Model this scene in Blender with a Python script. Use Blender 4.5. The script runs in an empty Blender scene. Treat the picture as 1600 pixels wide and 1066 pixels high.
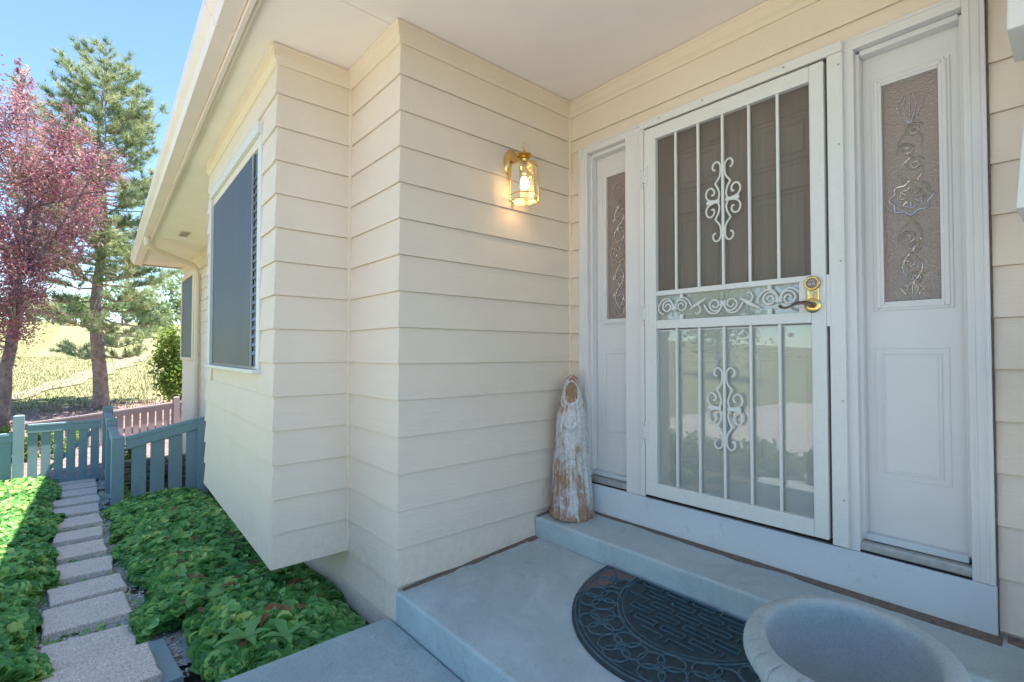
import bpy, bmesh, math, random
import numpy as np
from mathutils import Vector, Matrix, noise as mnoise

random.seed(7); rng = np.random.default_rng(7)
scene = bpy.context.scene
COL = scene.collection

# ------------------------------------------------------------------ camera
cam_d = bpy.data.cameras.new('camera'); cam = bpy.data.objects.new('camera', cam_d); COL.objects.link(cam)
yaw, pitch, roll = .8579, .0223, .0008
cam_d.sensor_fit = 'HORIZONTAL'; cam_d.sensor_width = 36.0; cam_d.lens = 776.895 / 1600 * 36
cam_d.clip_start = .03; cam_d.clip_end = 5000
cy, sy, cp, sp = math.cos(yaw), math.sin(yaw), math.cos(pitch), math.sin(pitch)
FW = Vector((-sy * cp, cy * cp, sp)); RT = Vector((cy, sy, 0)); UP = RT.cross(FW)
R2 = RT * math.cos(roll) + UP * math.sin(roll); U2 = -RT * math.sin(roll) + UP * math.cos(roll)
m = Matrix((R2, U2, -FW)).transposed().to_4x4(); m.translation = Vector((2.1903, -2.3946, 1.1475))
cam.matrix_world = m
scene.camera = cam

# ------------------------------------------------------------------ light
SUN_DIR = Vector((.38, .97, 3.5)).normalized()      # towards the sun: high, behind the house
el = math.asin(SUN_DIR.z); az = math.atan2(SUN_DIR.x, SUN_DIR.y)
w = bpy.data.worlds.new('World'); scene.world = w; w.use_nodes = True
nt = w.node_tree; bg = nt.nodes['Background']
sky = nt.nodes.new('ShaderNodeTexSky'); sky.sky_type = 'NISHITA'; sky.sun_disc = False
sky.sun_elevation = el; sky.sun_rotation = az; sky.altitude = 1800; sky.air_density = 1.0; sky.dust_density = .6; sky.ozone_density = 1.3
tint = nt.nodes.new('ShaderNodeMix'); tint.data_type = 'RGBA'; tint.blend_type = 'MULTIPLY'; tint.inputs[0].default_value = 1
tint.inputs[7].default_value = (.90, 1.0, .96, 1); nt.links.new(sky.outputs[0], tint.inputs[6]); nt.links.new(tint.outputs[2], bg.inputs[0]); bg.inputs[1].default_value = .116
sl = bpy.data.lights.new('sun', 'SUN'); sl.energy = 4.1; sl.angle = math.radians(.53); sl.color = (1, .95, .87)
so = bpy.data.objects.new('sun', sl); COL.objects.link(so)
so.rotation_euler = (-SUN_DIR).to_track_quat('-Z', 'Y').to_euler(); so.location = SUN_DIR * 30
scene.view_settings.view_transform = 'Standard'; scene.view_settings.look = 'None'
scene.view_settings.exposure = 1.75; scene.view_settings.gamma = 1; scene.view_settings.use_curve_mapping = False
scene.render.engine = 'CYCLES'
scene.cycles.max_bounces = 8; scene.cycles.transparent_max_bounces = 16; scene.cycles.caustics_refractive = False; scene.cycles.caustics_reflective = False

# ------------------------------------------------------------------ materials
class NT:
    def __init__(s, name):
        s.m = bpy.data.materials.new(name); s.m.use_nodes = True; s.t = s.m.node_tree
        s.b = s.t.nodes['Principled BSDF']; s.out = s.t.nodes['Material Output']; s.co = None
    def n(s, ty, **k):
        o = s.t.nodes.new(ty)
        for a, b in k.items(): setattr(o, a, b)
        return o
    def l(s, a, b): s.t.links.new(a, b)
    def coord(s, scale=(1, 1, 1), kind='Object'):
        tc = s.n('ShaderNodeTexCoord'); mp = s.n('ShaderNodeMapping'); mp.inputs['Scale'].default_value = scale
        s.l(tc.outputs[kind], mp.inputs[0]); return mp.outputs[0]
    def noise(s, co, scale, detail=4, rough=.6, dist=0):
        o = s.n('ShaderNodeTexNoise'); o.inputs['Scale'].default_value = scale; o.inputs['Detail'].default_value = detail
        o.inputs['Roughness'].default_value = rough; o.inputs['Distortion'].default_value = dist
        s.l(co, o.inputs['Vector']); return o.outputs[0]
    def ramp(s, x, stops):
        o = s.n('ShaderNodeValToRGB'); e = o.color_ramp.elements
        while len(e) < len(stops): e.new(.5)
        for el_, (p, c) in zip(e, stops):
            el_.position = p; el_.color = (*c, 1) if not isinstance(c, (int, float)) else (c, c, c, 1)
        s.l(x, o.inputs[0]); return o.outputs[0]
    def mix(s, f, a, b, mode='MIX'):
        o = s.n('ShaderNodeMix', data_type='RGBA', blend_type=mode)
        for i, v in ((0, f), (6, a), (7, b)):
            if hasattr(v, 'links'): s.l(v, o.inputs[i])
            elif isinstance(v, (int, float)): o.inputs[i].default_value = v
            else: o.inputs[i].default_value = (*v, 1)
        return o.outputs[2]
    def math(s, op, a, b=None):
        o = s.n('ShaderNodeMath', operation=op)
        for i, v in ((0, a), (1, b)):
            if v is None: continue
            if hasattr(v, 'links'): s.l(v, o.inputs[i])
            else: o.inputs[i].default_value = v
        return o.outputs[0]
    def color(s, c):
        if hasattr(c, 'links'): s.l(c, s.b.inputs['Base Color'])
        else: s.b.inputs['Base Color'].default_value = (*c, 1)
    def rough(s, r, spec=.5, metal=0):
        if hasattr(r, 'links'): s.l(r, s.b.inputs['Roughness'])
        else: s.b.inputs['Roughness'].default_value = r
        s.b.inputs['Specular IOR Level'].default_value = spec; s.b.inputs['Metallic'].default_value = metal
    def bump(s, h, strength=.3, dist=.01):
        o = s.n('ShaderNodeBump'); o.inputs['Strength'].default_value = strength; o.inputs['Distance'].default_value = dist
        s.l(h, o.inputs['Height']); s.l(o.outputs[0], s.b.inputs['Normal'])

def scaled(c, k): return tuple(min(1, x * k) for x in c)

def painted(name, c, rough=.5, grain=(4, 4, 60), gs=.25, gd=.002, mott=.06, dirt=None):
    t = NT(name); co = t.coord(grain); g = t.noise(co, 1.6, 6, .65, .6)
    lo = t.noise(t.coord(), 2.3, 3)
    t.color(t.mix(t.ramp(lo, [(.3, 0), (.7, 1)]), scaled(c, 1 - mott), scaled(c, 1 + mott * .6)))
    if dirt:
        d = t.ramp(t.noise(t.coord((1, 1, 1)), 14, 6, .7), [(.6, 0), (.75, 1)])
        t.color(t.mix(t.math('MULTIPLY', d, .6), t.mix(t.ramp(lo, [(.3, 0), (.7, 1)]), scaled(c, 1 - mott), c), dirt))
    t.rough(rough, .35); t.bump(g, gs, gd); return t.m

def simple(name, c, rough=.5, metal=0, spec=.5, ns=30, var=.12, bs=.1, bd=.002):
    t = NT(name); n_ = t.noise(t.coord(), ns, 5)
    t.color(t.mix(t.ramp(n_, [(.3, 0), (.7, 1)]), scaled(c, 1 - var), scaled(c, 1 + var)))
    t.rough(rough, spec, metal); t.bump(n_, bs, bd); return t.m

def concrete(name, c, stain=(.10, .09, .08), speck=.5):
    t = NT(name); co = t.coord()
    a = t.noise(co, 1.7, 6, .65); b = t.noise(co, 160, 3, .7); d = t.noise(co, 9, 5, .7, .4)
    base = t.mix(t.ramp(a, [(.3, 0), (.7, 1)]), scaled(c, .86), scaled(c, 1.1))
    base = t.mix(t.math('MULTIPLY', t.ramp(b, [(.42, 1), (.52, 0)]), speck * .5), base, scaled(c, .55))
    base = t.mix(t.math('MULTIPLY', t.ramp(d, [(.58, 0), (.78, 1)]), .40), base, stain)
    e = t.noise(co, 3.4, 9, .75, 1.2); base = t.mix(t.math('MULTIPLY', t.ramp(e, [(.48, 0), (.66, 1)]), .45), base, scaled(c, 1.30))
    sc_ = t.noise(t.coord((1, 3.2, 1)), 5.5, 9, .82, 2.5); base = t.mix(t.math('MULTIPLY', t.ramp(sc_, [(.60, 0), (.70, 1)]), .38), base, stain)
    t.color(base); t.rough(.82, .3); t.bump(t.mix(.5, b, d), .35, .003); return t.m

def leafmat(name, stops, rough=.5, trans=.35):
    t = NT(name); at_ = t.n('ShaderNodeAttribute', attribute_name='tint')
    c = t.ramp(at_.outputs['Fac'], stops)
    n_ = t.noise(t.coord(), 55, 3); c = t.mix(t.math('MULTIPLY', n_, .35), c, t.mix(1, c, (.55, .6, .5), 'MULTIPLY'))
    t.color(c); t.rough(rough, .35)
    tr = t.n('ShaderNodeBsdfTranslucent'); t.l(c, tr.inputs[0])
    ms = t.n('ShaderNodeMixShader'); ms.inputs[0].default_value = trans
    t.l(t.b.outputs[0], ms.inputs[1]); t.l(tr.outputs[0], ms.inputs[2]); t.l(ms.outputs[0], t.out.inputs[0])
    return t.m

CREAM = (.79, .672, .56)
M = {}
M['siding'] = painted('cream_siding_paint', CREAM, .55, (2.2, 2.2, 55), .55, .0030, .05)
t = NT('cream_siding_boards'); co = t.coord((2.2, 2.2, 55)); g = t.noise(co, 1.6, 7, .68, .7); lo = t.noise(t.coord(), 1.3, 4); cz = t.n('ShaderNodeSeparateXYZ'); t.l(t.coord(), cz.inputs[0])
base = t.mix(t.ramp(lo, [(.3, 0), (.7, 1)]), scaled(CREAM, .95), scaled(CREAM, 1.03))
sp_ = t.noise(t.coord(), 26, 8, .8); low = t.ramp(cz.outputs[2], [(0.0, 1), (.34, 0)])
base = t.mix(t.math('MULTIPLY', t.math('MULTIPLY', low, t.ramp(sp_, [(.42, 0), (.66, 1)])), .36), base, (.42, .34, .27))
fl = t.noise(t.coord((1, 1, 4)), 70, 3, .8); base = t.mix(t.math('MULTIPLY', t.ramp(fl, [(.70, 0), (.76, 1)]), .35), base, (.50, .42, .34))
t.color(base); t.rough(.55, .35); t.bump(t.mix(.35, g, lo), .75, .0035); M['siding'] = t.m
M['cream'] = painted('cream_trim_paint', (.79, .67, .535), .5, (8, 8, 8), .15, .001, .04)
M['soffit'] = painted('cream_soffit_paint', (.93, .83, .76), .6, (6, 60, 6), .3, .002, .04)
M['white'] = painted('white_door_paint', (.72, .70, .69), .38, (10, 10, 10), .06, .001, .03)
M['white_wood'] = painted('white_board_paint', (.62, .67, .70), .5, (2, 2, 40), .35, .0015, .05, (.45, .42, .38))
M['iron'] = simple('white_iron_enamel', (.71, .705, .68), .35, ns=60, var=.03)
M['slab'] = concrete('porch_concrete', (.42, .50, .52), (.16, .17, .17))  # concrete with a blue-grey base tone and darker stains
M['walk'] = concrete('walk_concrete', (.39, .46, .48), (.14, .14, .14), speck=.9)
M['foundation'] = concrete('foundation_concrete', (.36, .37, .39))
M['brownish'] = simple('damp_brown_dirt', (.17, .125, .10), .95, ns=60, var=.35, bs=.8, bd=.004)
M['black'] = simple('dark_gap', (.012, .012, .012), .9)
M['brass'] = simple('polished_brass', (.72, .50, .19), .22, 1.0, ns=20, var=.1)
M['bronze'] = simple('aged_bronze', (.16, .11, .08), .35, .85, ns=50, var=.25)
M['keypad'] = simple('keypad_grey', (.22, .18, .15), .35, ns=40)
M['keymark'] = simple('keypad_mark', (.6, .55, .5), .5)
M['alu'] = simple('dull_aluminium', (.46, .45, .44), .45, .5, ns=40, var=.15)
M['blue'] = painted('blue_grey_fence_paint', (.235, .335, .375), .55, (14, 14, 5), .6, .003, .14, (.10, .14, .15))
M['mauve'] = painted('weathered_mauve_paint', (.34, .29, .30), .65, (14, 14, 5), .5, .003, .12, (.25, .2, .2))
M['roofing'] = simple('asphalt_shingle', (.13, .11, .10), .9, ns=40, var=.4, bs=.8, bd=.01)
M['gutter'] = simple('gutter_enamel', (.80, .68, .63), .4, ns=3, var=.04)
M['bulb'] = None

t = NT('bulb_glow'); t.b.inputs['Emission Color'].default_value = (1, .80, .48, 1); t.b.inputs['Emission Strength'].default_value = 3.2; t.color((1, .9, .8)); M['bulb'] = t.m

def glassy(name, tint, refl, base=None, op=0.0, rough=0.0, bump=None):
    t = NT(name)
    tr = t.n('ShaderNodeBsdfTransparent'); tr.inputs[0].default_value = (*tint, 1)
    gl = t.n('ShaderNodeBsdfGlossy'); gl.inputs['Roughness'].default_value = rough; gl.inputs[0].default_value = (1, 1, 1, 1)
    lw = t.n('ShaderNodeFresnel'); lw.inputs[0].default_value = 1.5
    f = t.math('ADD', t.math('MULTIPLY', lw.outputs[0], 1.0), refl)
    ms = t.n('ShaderNodeMixShader'); t.l(f, ms.inputs[0]); t.l(tr.outputs[0], ms.inputs[1]); t.l(gl.outputs[0], ms.inputs[2])
    last = ms.outputs[0]
    if base:
        t.color(base); t.rough(.8, .2)
        m2 = t.n('ShaderNodeMixShader'); m2.inputs[0].default_value = op
        t.l(last, m2.inputs[1]); t.l(t.b.outputs[0], m2.inputs[2]); last = m2.outputs[0]
    if bump:
        bp = t.n('ShaderNodeBump'); bp.inputs['Strength'].default_value = bump[1]; bp.inputs['Distance'].default_value = .01
        v = t.n('ShaderNodeTexVoronoi'); v.inputs['Scale'].default_value = bump[0]; t.l(t.coord(), v.inputs['Vector'])
        nn = t.noise(t.coord(), bump[0] * .5, 4)
        t.l(t.mix(.5, v.outputs[0], nn), bp.inputs['Height']); t.l(bp.outputs[0], gl.inputs['Normal']); t.l(bp.outputs[0], lw.inputs['Normal'])
    t.l(last, t.out.inputs[0]); return t.m
M['glass'] = glassy('storm_glass', (.95, .96, .95), .06, (.80, .82, .77), .27)
M['lampglass'] = glassy('bevelled_lamp_glass', (.97, .95, .9), -.02, (.9, .78, .56), .12)
M['textglass'] = glassy('textured_decorative_glass', (.25, .2, .17), .22, (.37, .27, .23), .52, .09, (170, .6))
M['beadglass'] = glassy('bevelled_bead_glass', (.75, .68, .62), .34, (.55, .45, .38), .35, .10, (60, .3))
M['winglass'] = glassy('window_glass', (.5, .5, .5), .05)
# woven insect / solar screens: partly open cloth
def screen(name, c, op, sheen=.1):
    t = NT(name); t.color(c); t.rough(.6, sheen)
    tr = t.n('ShaderNodeBsdfTransparent'); ms = t.n('ShaderNodeMixShader')
    wv = t.noise(t.coord((30, 30, 1.2)), 1.0, 3)
    t.l(t.math('ADD', t.math('MULTIPLY', wv, .12), op - .06), ms.inputs[0])
    t.l(tr.outputs[0], ms.inputs[1]); t.l(t.b.outputs[0], ms.inputs[2]); t.l(ms.outputs[0], t.out.inputs[0]); return t.m
M['screen'] = screen('brown_insect_screen', (.21, .17, .14), .42)
M['solar'] = screen('slate_solar_screen', (.06, .085, .11), .93, .4)
_t = NT.__new__(NT); _t.m = M['solar']; _t.t = _t.m.node_tree; _t.b = _t.t.nodes['Principled BSDF']
_w = _t.noise(_t.coord((26, 26, .5)), 1.0, 6, .7); _v = _t.noise(_t.coord((3, 3, 1.5)), 1.0, 4)
_t.color(_t.mix(_t.math('MULTIPLY', _v, _w), (.030, .045, .065), (.095, .125, .155))); _t.rough(.45, .6)

# rubber mat with a reddish corner
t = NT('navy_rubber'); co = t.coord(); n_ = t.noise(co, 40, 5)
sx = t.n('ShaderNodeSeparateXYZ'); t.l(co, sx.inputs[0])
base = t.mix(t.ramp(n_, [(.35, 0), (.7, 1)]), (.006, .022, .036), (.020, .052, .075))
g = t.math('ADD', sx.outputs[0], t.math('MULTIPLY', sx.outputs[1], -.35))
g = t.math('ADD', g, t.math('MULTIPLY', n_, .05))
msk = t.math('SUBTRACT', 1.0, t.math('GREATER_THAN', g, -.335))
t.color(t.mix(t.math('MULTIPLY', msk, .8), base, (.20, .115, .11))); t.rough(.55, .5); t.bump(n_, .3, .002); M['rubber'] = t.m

M['worn'] = simple('worn_rubber_ridge', (.05, .11, .145), .5, ns=50, var=.35)
# terracotta with chalky white wash and rust-orange foot
t = NT('terracotta_whitewash'); co = t.coord((1, 1, .45)); n1 = t.noise(co, 13, 8, .75, .3); n2 = t.noise(t.coord(), 60, 5, .7)
sx = t.n('ShaderNodeSeparateXYZ'); t.l(t.coord(), sx.inputs[0])
h = t.math('ADD', t.math('MULTIPLY', t.ramp(sx.outputs[2], [(0, 0), (.16, .14), (.5, .24), (.66, .16), (.8, .12)]), 1.0), t.math('MULTIPLY', sx.outputs[1], .55))
ca = t.n('ShaderNodeAttribute', attribute_name='chalk')
k = t.math('ADD', t.math('ADD', n1, h), t.math('MULTIPLY', ca.outputs['Fac'], .22))
terr = t.mix(t.ramp(n2, [(.35, 0), (.7, 1)]), (.33, .15, .07), (.40, .29, .22))
wh = t.mix(t.ramp(n2, [(.4, 0), (.6, 1)]), (.50, .49, .48), (.66, .66, .66))
t.color(t.mix(t.ramp(k, [(.58, 0), (.72, 1)]), terr, wh)); t.rough(.8, .25); t.bump(t.mix(.5, n1, n2), .6, .004); M['terracotta'] = t.m
M['terracotta_face'] = simple('bare_terracotta', (.36, .24, .165), .8, ns=60, var=.2, bs=.4)

M['pot'] = concrete('cast_stone', (.40, .45, .455), (.20, .18, .16), .6)
M['paver'] = None
t = NT('exposed_aggregate'); co = t.coord(); v = t.n('ShaderNodeTexVoronoi'); v.inputs['Scale'].default_value = 210; t.l(co, v.inputs['Vector'])
a = t.noise(co, 5, 4); sepc = t.n('ShaderNodeSeparateColor'); t.l(v.outputs['Color'], sepc.inputs[0])
peb = t.ramp(sepc.outputs[0], [(0, (.44, .35, .31)), (.35, (.72, .58, .52)), (.7, (.84, .70, .63)), (1, (.92, .84, .77))])
t.color(t.mix(t.ramp(a, [(.3, .22), (.7, 0)]), peb, (.38, .36, .36))); t.rough(.85, .3); t.bump(v.outputs[0], .5, .004); M['paver'] = t.m

def soil(name, stops, sc=6, bs=.8, bd=.03):
    t = NT(name); co = t.coord(); a = t.noise(co, sc, 8, .7); t.color(t.ramp(a, stops)); t.rough(.95, .1); t.bump(t.noise(co, sc * 6, 6, .75), bs, bd); return t.m
M['gravel'] = soil('grey_gravel', [(.3, (.24, .22, .21)), (.5, (.46, .44, .43)), (.7, (.66, .64, .63))], 45, .9, .01)
M['bark'] = soil('pine_bark', [(.3, (.16, .12, .10)), (.5, (.34, .27, .23)), (.7, (.50, .40, .36))], 9, 1, .03)
M['plumbark'] = soil('plum_bark', [(.3, (.12, .09, .10)), (.6, (.30, .25, .26)), (.8, (.45, .4, .4))], 9, 1, .02)
M['limb'] = simple('pale_dead_twig', (.35, .27, .21), .9, ns=30, var=.3)
M['pebble'] = simple('pebble', (.52, .50, .49), .85, ns=9, var=.6)
M['dead'] = simple('dead_leaf', (.20, .075, .035), .8, ns=12, var=.6)
M['block'] = concrete('grey_wall_block', (.30, .28, .27))
M['dry'] = concrete('bounce_driveway_concrete', (.50, .46, .41))

M['vine'] = leafmat('strawberry_leaf', [(0, (.08, .24, .06)), (.40, (.18, .44, .12)), (.75, (.36, .62, .18)), (.97, (.60, .76, .22)), (1, (.42, .17, .07))], .42, .30)
M['plum'] = leafmat('purple_plum_leaf', [(0, (.22, .12, .22)), (.35, (.46, .17, .22)), (.75, (.62, .29, .31)), (1, (.80, .62, .60))], .4, .5)
M['needle'] = leafmat('pine_needle', [(0, (.20, .29, .17)), (.5, (.42, .49, .25)), (1, (.62, .64, .38))], .5, .45)
M['broad'] = leafmat('yellow_green_leaf', [(0, (.10, .20, .03)), (.5, (.26, .38, .07)), (1, (.48, .56, .14))], .5, .45)
M['grass'] = leafmat('dry_grass_blade', [(0, (.12, .14, .05)), (.6, (.22, .22, .09)), (1, (.32, .28, .15))], .7, .4)
M['dandelion'] = leafmat('pale_weed_leaf', [(0, (.18, .42, .14)), (1, (.30, .56, .20))], .5, .35)

# terrain material: soil near, pinkish mulch beyond the gate, dry meadow farther out
t = NT('ground_soil_and_meadow'); co = t.coord(); sx = t.n('ShaderNodeSeparateXYZ'); t.l(co, sx.inputs[0])
n1 = t.noise(co, 9, 8, .7); n2 = t.noise(t.coord((.5, .5, .5)), .35, 5, .6, .5); n3 = t.noise(co, 1.4, 6, .7)
so_ = t.ramp(n1, [(.35, (.035, .026, .02)), (.55, (.09, .07, .055)), (.72, (.17, .14, .12))])
mu = t.ramp(n1, [(.35, (.16, .10, .085)), (.55, (.32, .22, .20)), (.72, (.46, .37, .35))])
me = t.mix(t.ramp(n2, [(.35, 0), (.65, 1)]), (.29, .27, .14), (.24, .25, .12))
me = t.mix(t.ramp(n3, [(.4, 0), (.7, .7)]), me, (.34, .30, .17))
wob = t.math('MULTIPLY', t.math('SUBTRACT', n3, .5), 2.2)
xw = t.math('ADD', sx.outputs[0], wob)
c = t.mix(t.ramp(t.math('MULTIPLY', xw, -.1), [(.80, 0), (.84, 1)]), so_, mu)
c = t.mix(t.ramp(t.math('MULTIPLY', xw, -.04), [(.66, 0), (.70, 1)]), c, me)
yw = t.math('ADD', sx.outputs[1], wob)
c = t.mix(t.ramp(t.math('MULTIPLY', yw, -.1), [(.46, 0), (.50, 1)]), c, t.ramp(n1, [(.3, (.16, .17, .07)), (.7, (.30, .29, .14))]))
t.color(c); t.rough(.95, .1); t.bump(n1, .8, .03); M['terrain'] = t.m
M['dust'] = soil('pale_dirt_track', [(.3, (.25, .225, .15)), (.7, (.34, .30, .21))], 3, .5, .02)

# ------------------------------------------------------------------ mesh helpers
def tag(o, label=None, cat=None, group=None, kind=None):
    if label: o['label'] = label
    if cat: o['category'] = cat
    if group: o['group'] = group
    if kind: o['kind'] = kind
    return o
def empty(name, loc=(0, 0, 0), parent=None):
    o = bpy.data.objects.new(name, None); COL.objects.link(o); o.location = loc; o.empty_display_size = .1
    if parent: o.parent = parent
    return o

class MB:
    def __init__(s): s.v = []; s.f = []; s.mi = []
    def add(s, vs, fs, mi=0):
        k = len(s.v); s.v += [tuple(p) for p in vs]; s.f += [tuple(k + i for i in f) for f in fs]; s.mi += [mi] * len(fs); return s
    def box(s, x0, x1, y0, y1, z0, z1, mi=0, M_=None):
        vs = [Vector(p) for p in ((x0, y0, z0), (x1, y0, z0), (x1, y1, z0), (x0, y1, z0), (x0, y0, z1), (x1, y0, z1), (x1, y1, z1), (x0, y1, z1))]
        if M_: vs = [M_ @ p for p in vs]
        return s.add(vs, [(0, 3, 2, 1), (4, 5, 6, 7), (0, 1, 5, 4), (1, 2, 6, 5), (2, 3, 7, 6), (3, 0, 4, 7)], mi)
    def loft(s, A, B, mi=0, cap=True):       # two closed rings of equal length
        n = len(A); vs = list(A) + list(B)
        fs = [(i, (i + 1) % n, n + (i + 1) % n, n + i) for i in range(n)]
        if cap: fs += [tuple(range(n - 1, -1, -1)), tuple(range(n, 2 * n))]
        return s.add(vs, fs, mi)
    def rings(s, rs, mi=0, cap=True, close=True):
        n = len(rs[0]); vs = [p for r in rs for p in r]; fs = []
        for j in range(len(rs) - 1):
            for i in range(n if close else n - 1):
                fs.append((j * n + i, j * n + (i + 1) % n, (j + 1) * n + (i + 1) % n, (j + 1) * n + i))
        if cap: fs += [tuple(range(n - 1, -1, -1)), tuple((len(rs) - 1) * n + i for i in range(n))]
        return s.add(vs, fs, mi)
    def tube(s, pts, r, n=8, mi=0, flat=1.0):
        pts = [Vector(p) for p in pts]; rs = []; prev = None
        for i, p in enumerate(pts):
            d = (pts[min(i + 1, len(pts) - 1)] - pts[max(i - 1, 0)]).normalized()
            if prev is None: a = d.orthogonal().normalized()
            else:
                a = prev - d * prev.dot(d); a = a.normalized() if a.length > 1e-6 else d.orthogonal().normalized()
            prev = a; b = d.cross(a); rr = r[i] if isinstance(r, (list, tuple)) else r
            rs.append([p + (a * math.cos(2 * math.pi * k / n) + b * math.sin(2 * math.pi * k / n) * flat) * rr for k in range(n)])
        return s.rings(rs, mi)
    def lathe(s, prof, c=(0, 0, 0), n=24, mi=0, sx=1, sy_=1, cap=True, ph=0):
        return s.rings([[(c[0] + r * sx * math.cos(2 * math.pi * k / n + ph), c[1] + r * sy_ * math.sin(2 * math.pi * k / n + ph), c[2] + z) for k in range(n)] for r, z in prof], mi, cap)
    def build(s, name, mats, parent=None, smooth=False, bevel=0, seg=2, origin=None, angle=40):
        me_ = bpy.data.meshes.new(name); vs = s.v
        if origin: vs = [(p[0] - origin[0], p[1] - origin[1], p[2] - origin[2]) for p in vs]
        me_.from_pydata(vs, [], s.f)
        if not isinstance(mats, (list, tuple)): mats = [mats]
        for q in mats: me_.materials.append(q)
        if len(mats) > 1: me_.polygons.foreach_set('material_index', s.mi)
        if smooth:
            me_.polygons.foreach_set('use_smooth', [True] * len(me_.polygons))
            try: me_.set_sharp_from_angle(angle=math.radians(angle))
            except Exception: pass
        me_.update()
        o = bpy.data.objects.new(name, me_); COL.objects.link(o)
        if origin: o.location = origin
        if parent: o.parent = parent
        if bevel:
            b = o.modifiers.new('bevel', 'BEVEL'); b.width = bevel; b.segments = seg; b.limit_method = 'ANGLE'
        return o

def copy(o, parent=None, loc=None):
    c_ = o.copy(); COL.objects.link(c_)
    if parent is not None: c_.parent = parent
    if loc is not None: c_.location = loc
    return c_

def tinted(name, V, F, T, mat, parent=None):
    """mesh from numpy arrays: verts (n,3), faces (m,k) same k, tint per face"""
    me_ = bpy.data.meshes.new(name); k = F.shape[1]
    me_.vertices.add(len(V)); me_.vertices.foreach_set('co', V.astype(np.float32).ravel())
    me_.loops.add(F.size); me_.loops.foreach_set('vertex_index', F.astype(np.int32).ravel())
    me_.polygons.add(len(F)); me_.polygons.foreach_set('loop_start', np.arange(0, F.size, k, dtype=np.int32))
    me_.polygons.foreach_set('loop_total', np.full(len(F), k, dtype=np.int32))
    me_.update(calc_edges=True); me_.validate()
    a = me_.attributes.new('tint', 'FLOAT', 'FACE'); a.data.foreach_set('value', T.astype(np.float32))
    me_.materials.append(mat)
    o = bpy.data.objects.new(name, me_); COL.objects.link(o)
    if parent: o.parent = parent
    return o

def leaves(P, N, size, tint, shape='leaf', dirs=None):
    """P centres, N normals, size array -> verts, 2 folded faces per leaf, tints"""
    n = len(P); N = N / np.linalg.norm(N, axis=1, keepdims=True)
    D = rng.normal(size=(n, 3)) if dirs is None else dirs
    D = D - N * (D * N).sum(1, keepdims=True); D /= np.linalg.norm(D, axis=1, keepdims=True) + 1e-9
    S_ = np.cross(N, D); s = size[:, None]; fold = .17
    prof = {'leaf': [(-.22, .26), (.12, .32), (.36, .17)], 'thin': [(-.2, .16), (.15, .18), (.36, .09)], 'round': [(-.30, .34), (.05, .46), (.36, .30)]}[shape]
    sd = [P - D * s * .5] + [P + D * s * a + S_ * s * w_ + N * s * fold * (w_ / .46) for a, w_ in prof] + [P + D * s * .5 - N * s * .08] + [P + D * s * a - S_ * s * w_ + N * s * fold * (w_ / .46) for a, w_ in reversed(prof)]
    v = np.stack(sd, 1).reshape(-1, 3); b = (np.arange(n) * 8)[:, None]
    F = np.concatenate([b + np.array([[0, 1, 2, 3, 4]]), b + np.array([[0, 4, 5, 6, 7]])], 1).reshape(-1, 5)
    return v, F, np.repeat(tint, 2)

# ------------------------------------------------------------------ terrain
def sm(a, b, x):
    t_ = np.clip((x - a) / (b - a), 0, 1); return t_ * t_ * (3 - 2 * t_)
def H(x, y):
    x = np.asarray(x, float); y = np.asarray(y, float)
    near = -.42 + .0765 * (np.minimum(x, -.7) + 1.75)
    xs = np.array([-400., -200., -120., -80., -50., -30., -22., -16., -13.5, -11.6, -9., -8.2])
    zs = np.array([17., 9.6, 5.6, 3.1, 1.25, .25, -.15, -.42, -.70, -.86, -.92, -.913])
    far = np.interp(x, xs, zs)
    z = np.where(x > -8.2, near, far)
    z = z - .02 * np.clip(-y - 3.2, 0, 60) * sm(-12, -4, x) * .6
    z = z + .35 * np.sin(x * .11 + y * .07) * sm(-20, -60, x) + .8 * np.sin(y * .03 + 1) * sm(-40, -120, x)
    return z
def ground_mesh():
    xs = np.concatenate([-np.geomspace(400, 15, 60), np.linspace(-14.7, 3.5, 75), np.geomspace(4, 300, 26)])
    ys = np.concatenate([-np.geomspace(300, 5.2, 34), np.linspace(-5, 1, 30), np.geomspace(1.3, 300, 34)])
    X, Y = np.meshgrid(xs, ys, indexing='ij'); Z = H(X, Y) + rng.normal(size=X.shape) * .012 * (np.abs(X) < 16)
    V = np.stack([X, Y, Z], -1).reshape(-1, 3); a, b = X.shape
    i = np.arange(a - 1)[:, None] * b + np.arange(b - 1)[None]; i = i.ravel()
    F = np.stack([i, i + b, i + b + 1, i + 1], 1)
    me_ = bpy.data.meshes.new('ground'); me_.from_pydata(V.tolist(), [], F.tolist()); me_.materials.append(M['terrain'])
    me_.polygons.foreach_set('use_smooth', [True] * len(me_.polygons))
    o = bpy.data.objects.new('ground', me_); COL.objects.link(o); tag(o, kind='structure'); return o
ground_mesh()
# pale track crossing the meadow
b_ = MB(); A = []; B = []
for i in range(26):
    u = i / 25; x = -18.2 - u * 22; y = -4.6 + 5.2 * u ** .8; wv = .32 + .16 * math.sin(i * 1.3) + .4 * u
    A.append((x - wv * .7, y - wv, float(H(x - wv * .7, y - wv)) + .03)); B.append((x + wv * .7, y + wv, float(H(x + wv * .7, y + wv)) + .03))
n = len(A); b_.add(A + B, [(i, i + 1, n + i + 1, n + i) for i in range(n - 1)])
tag(b_.build('dirt_track', M['dust']), kind='structure')

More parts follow.
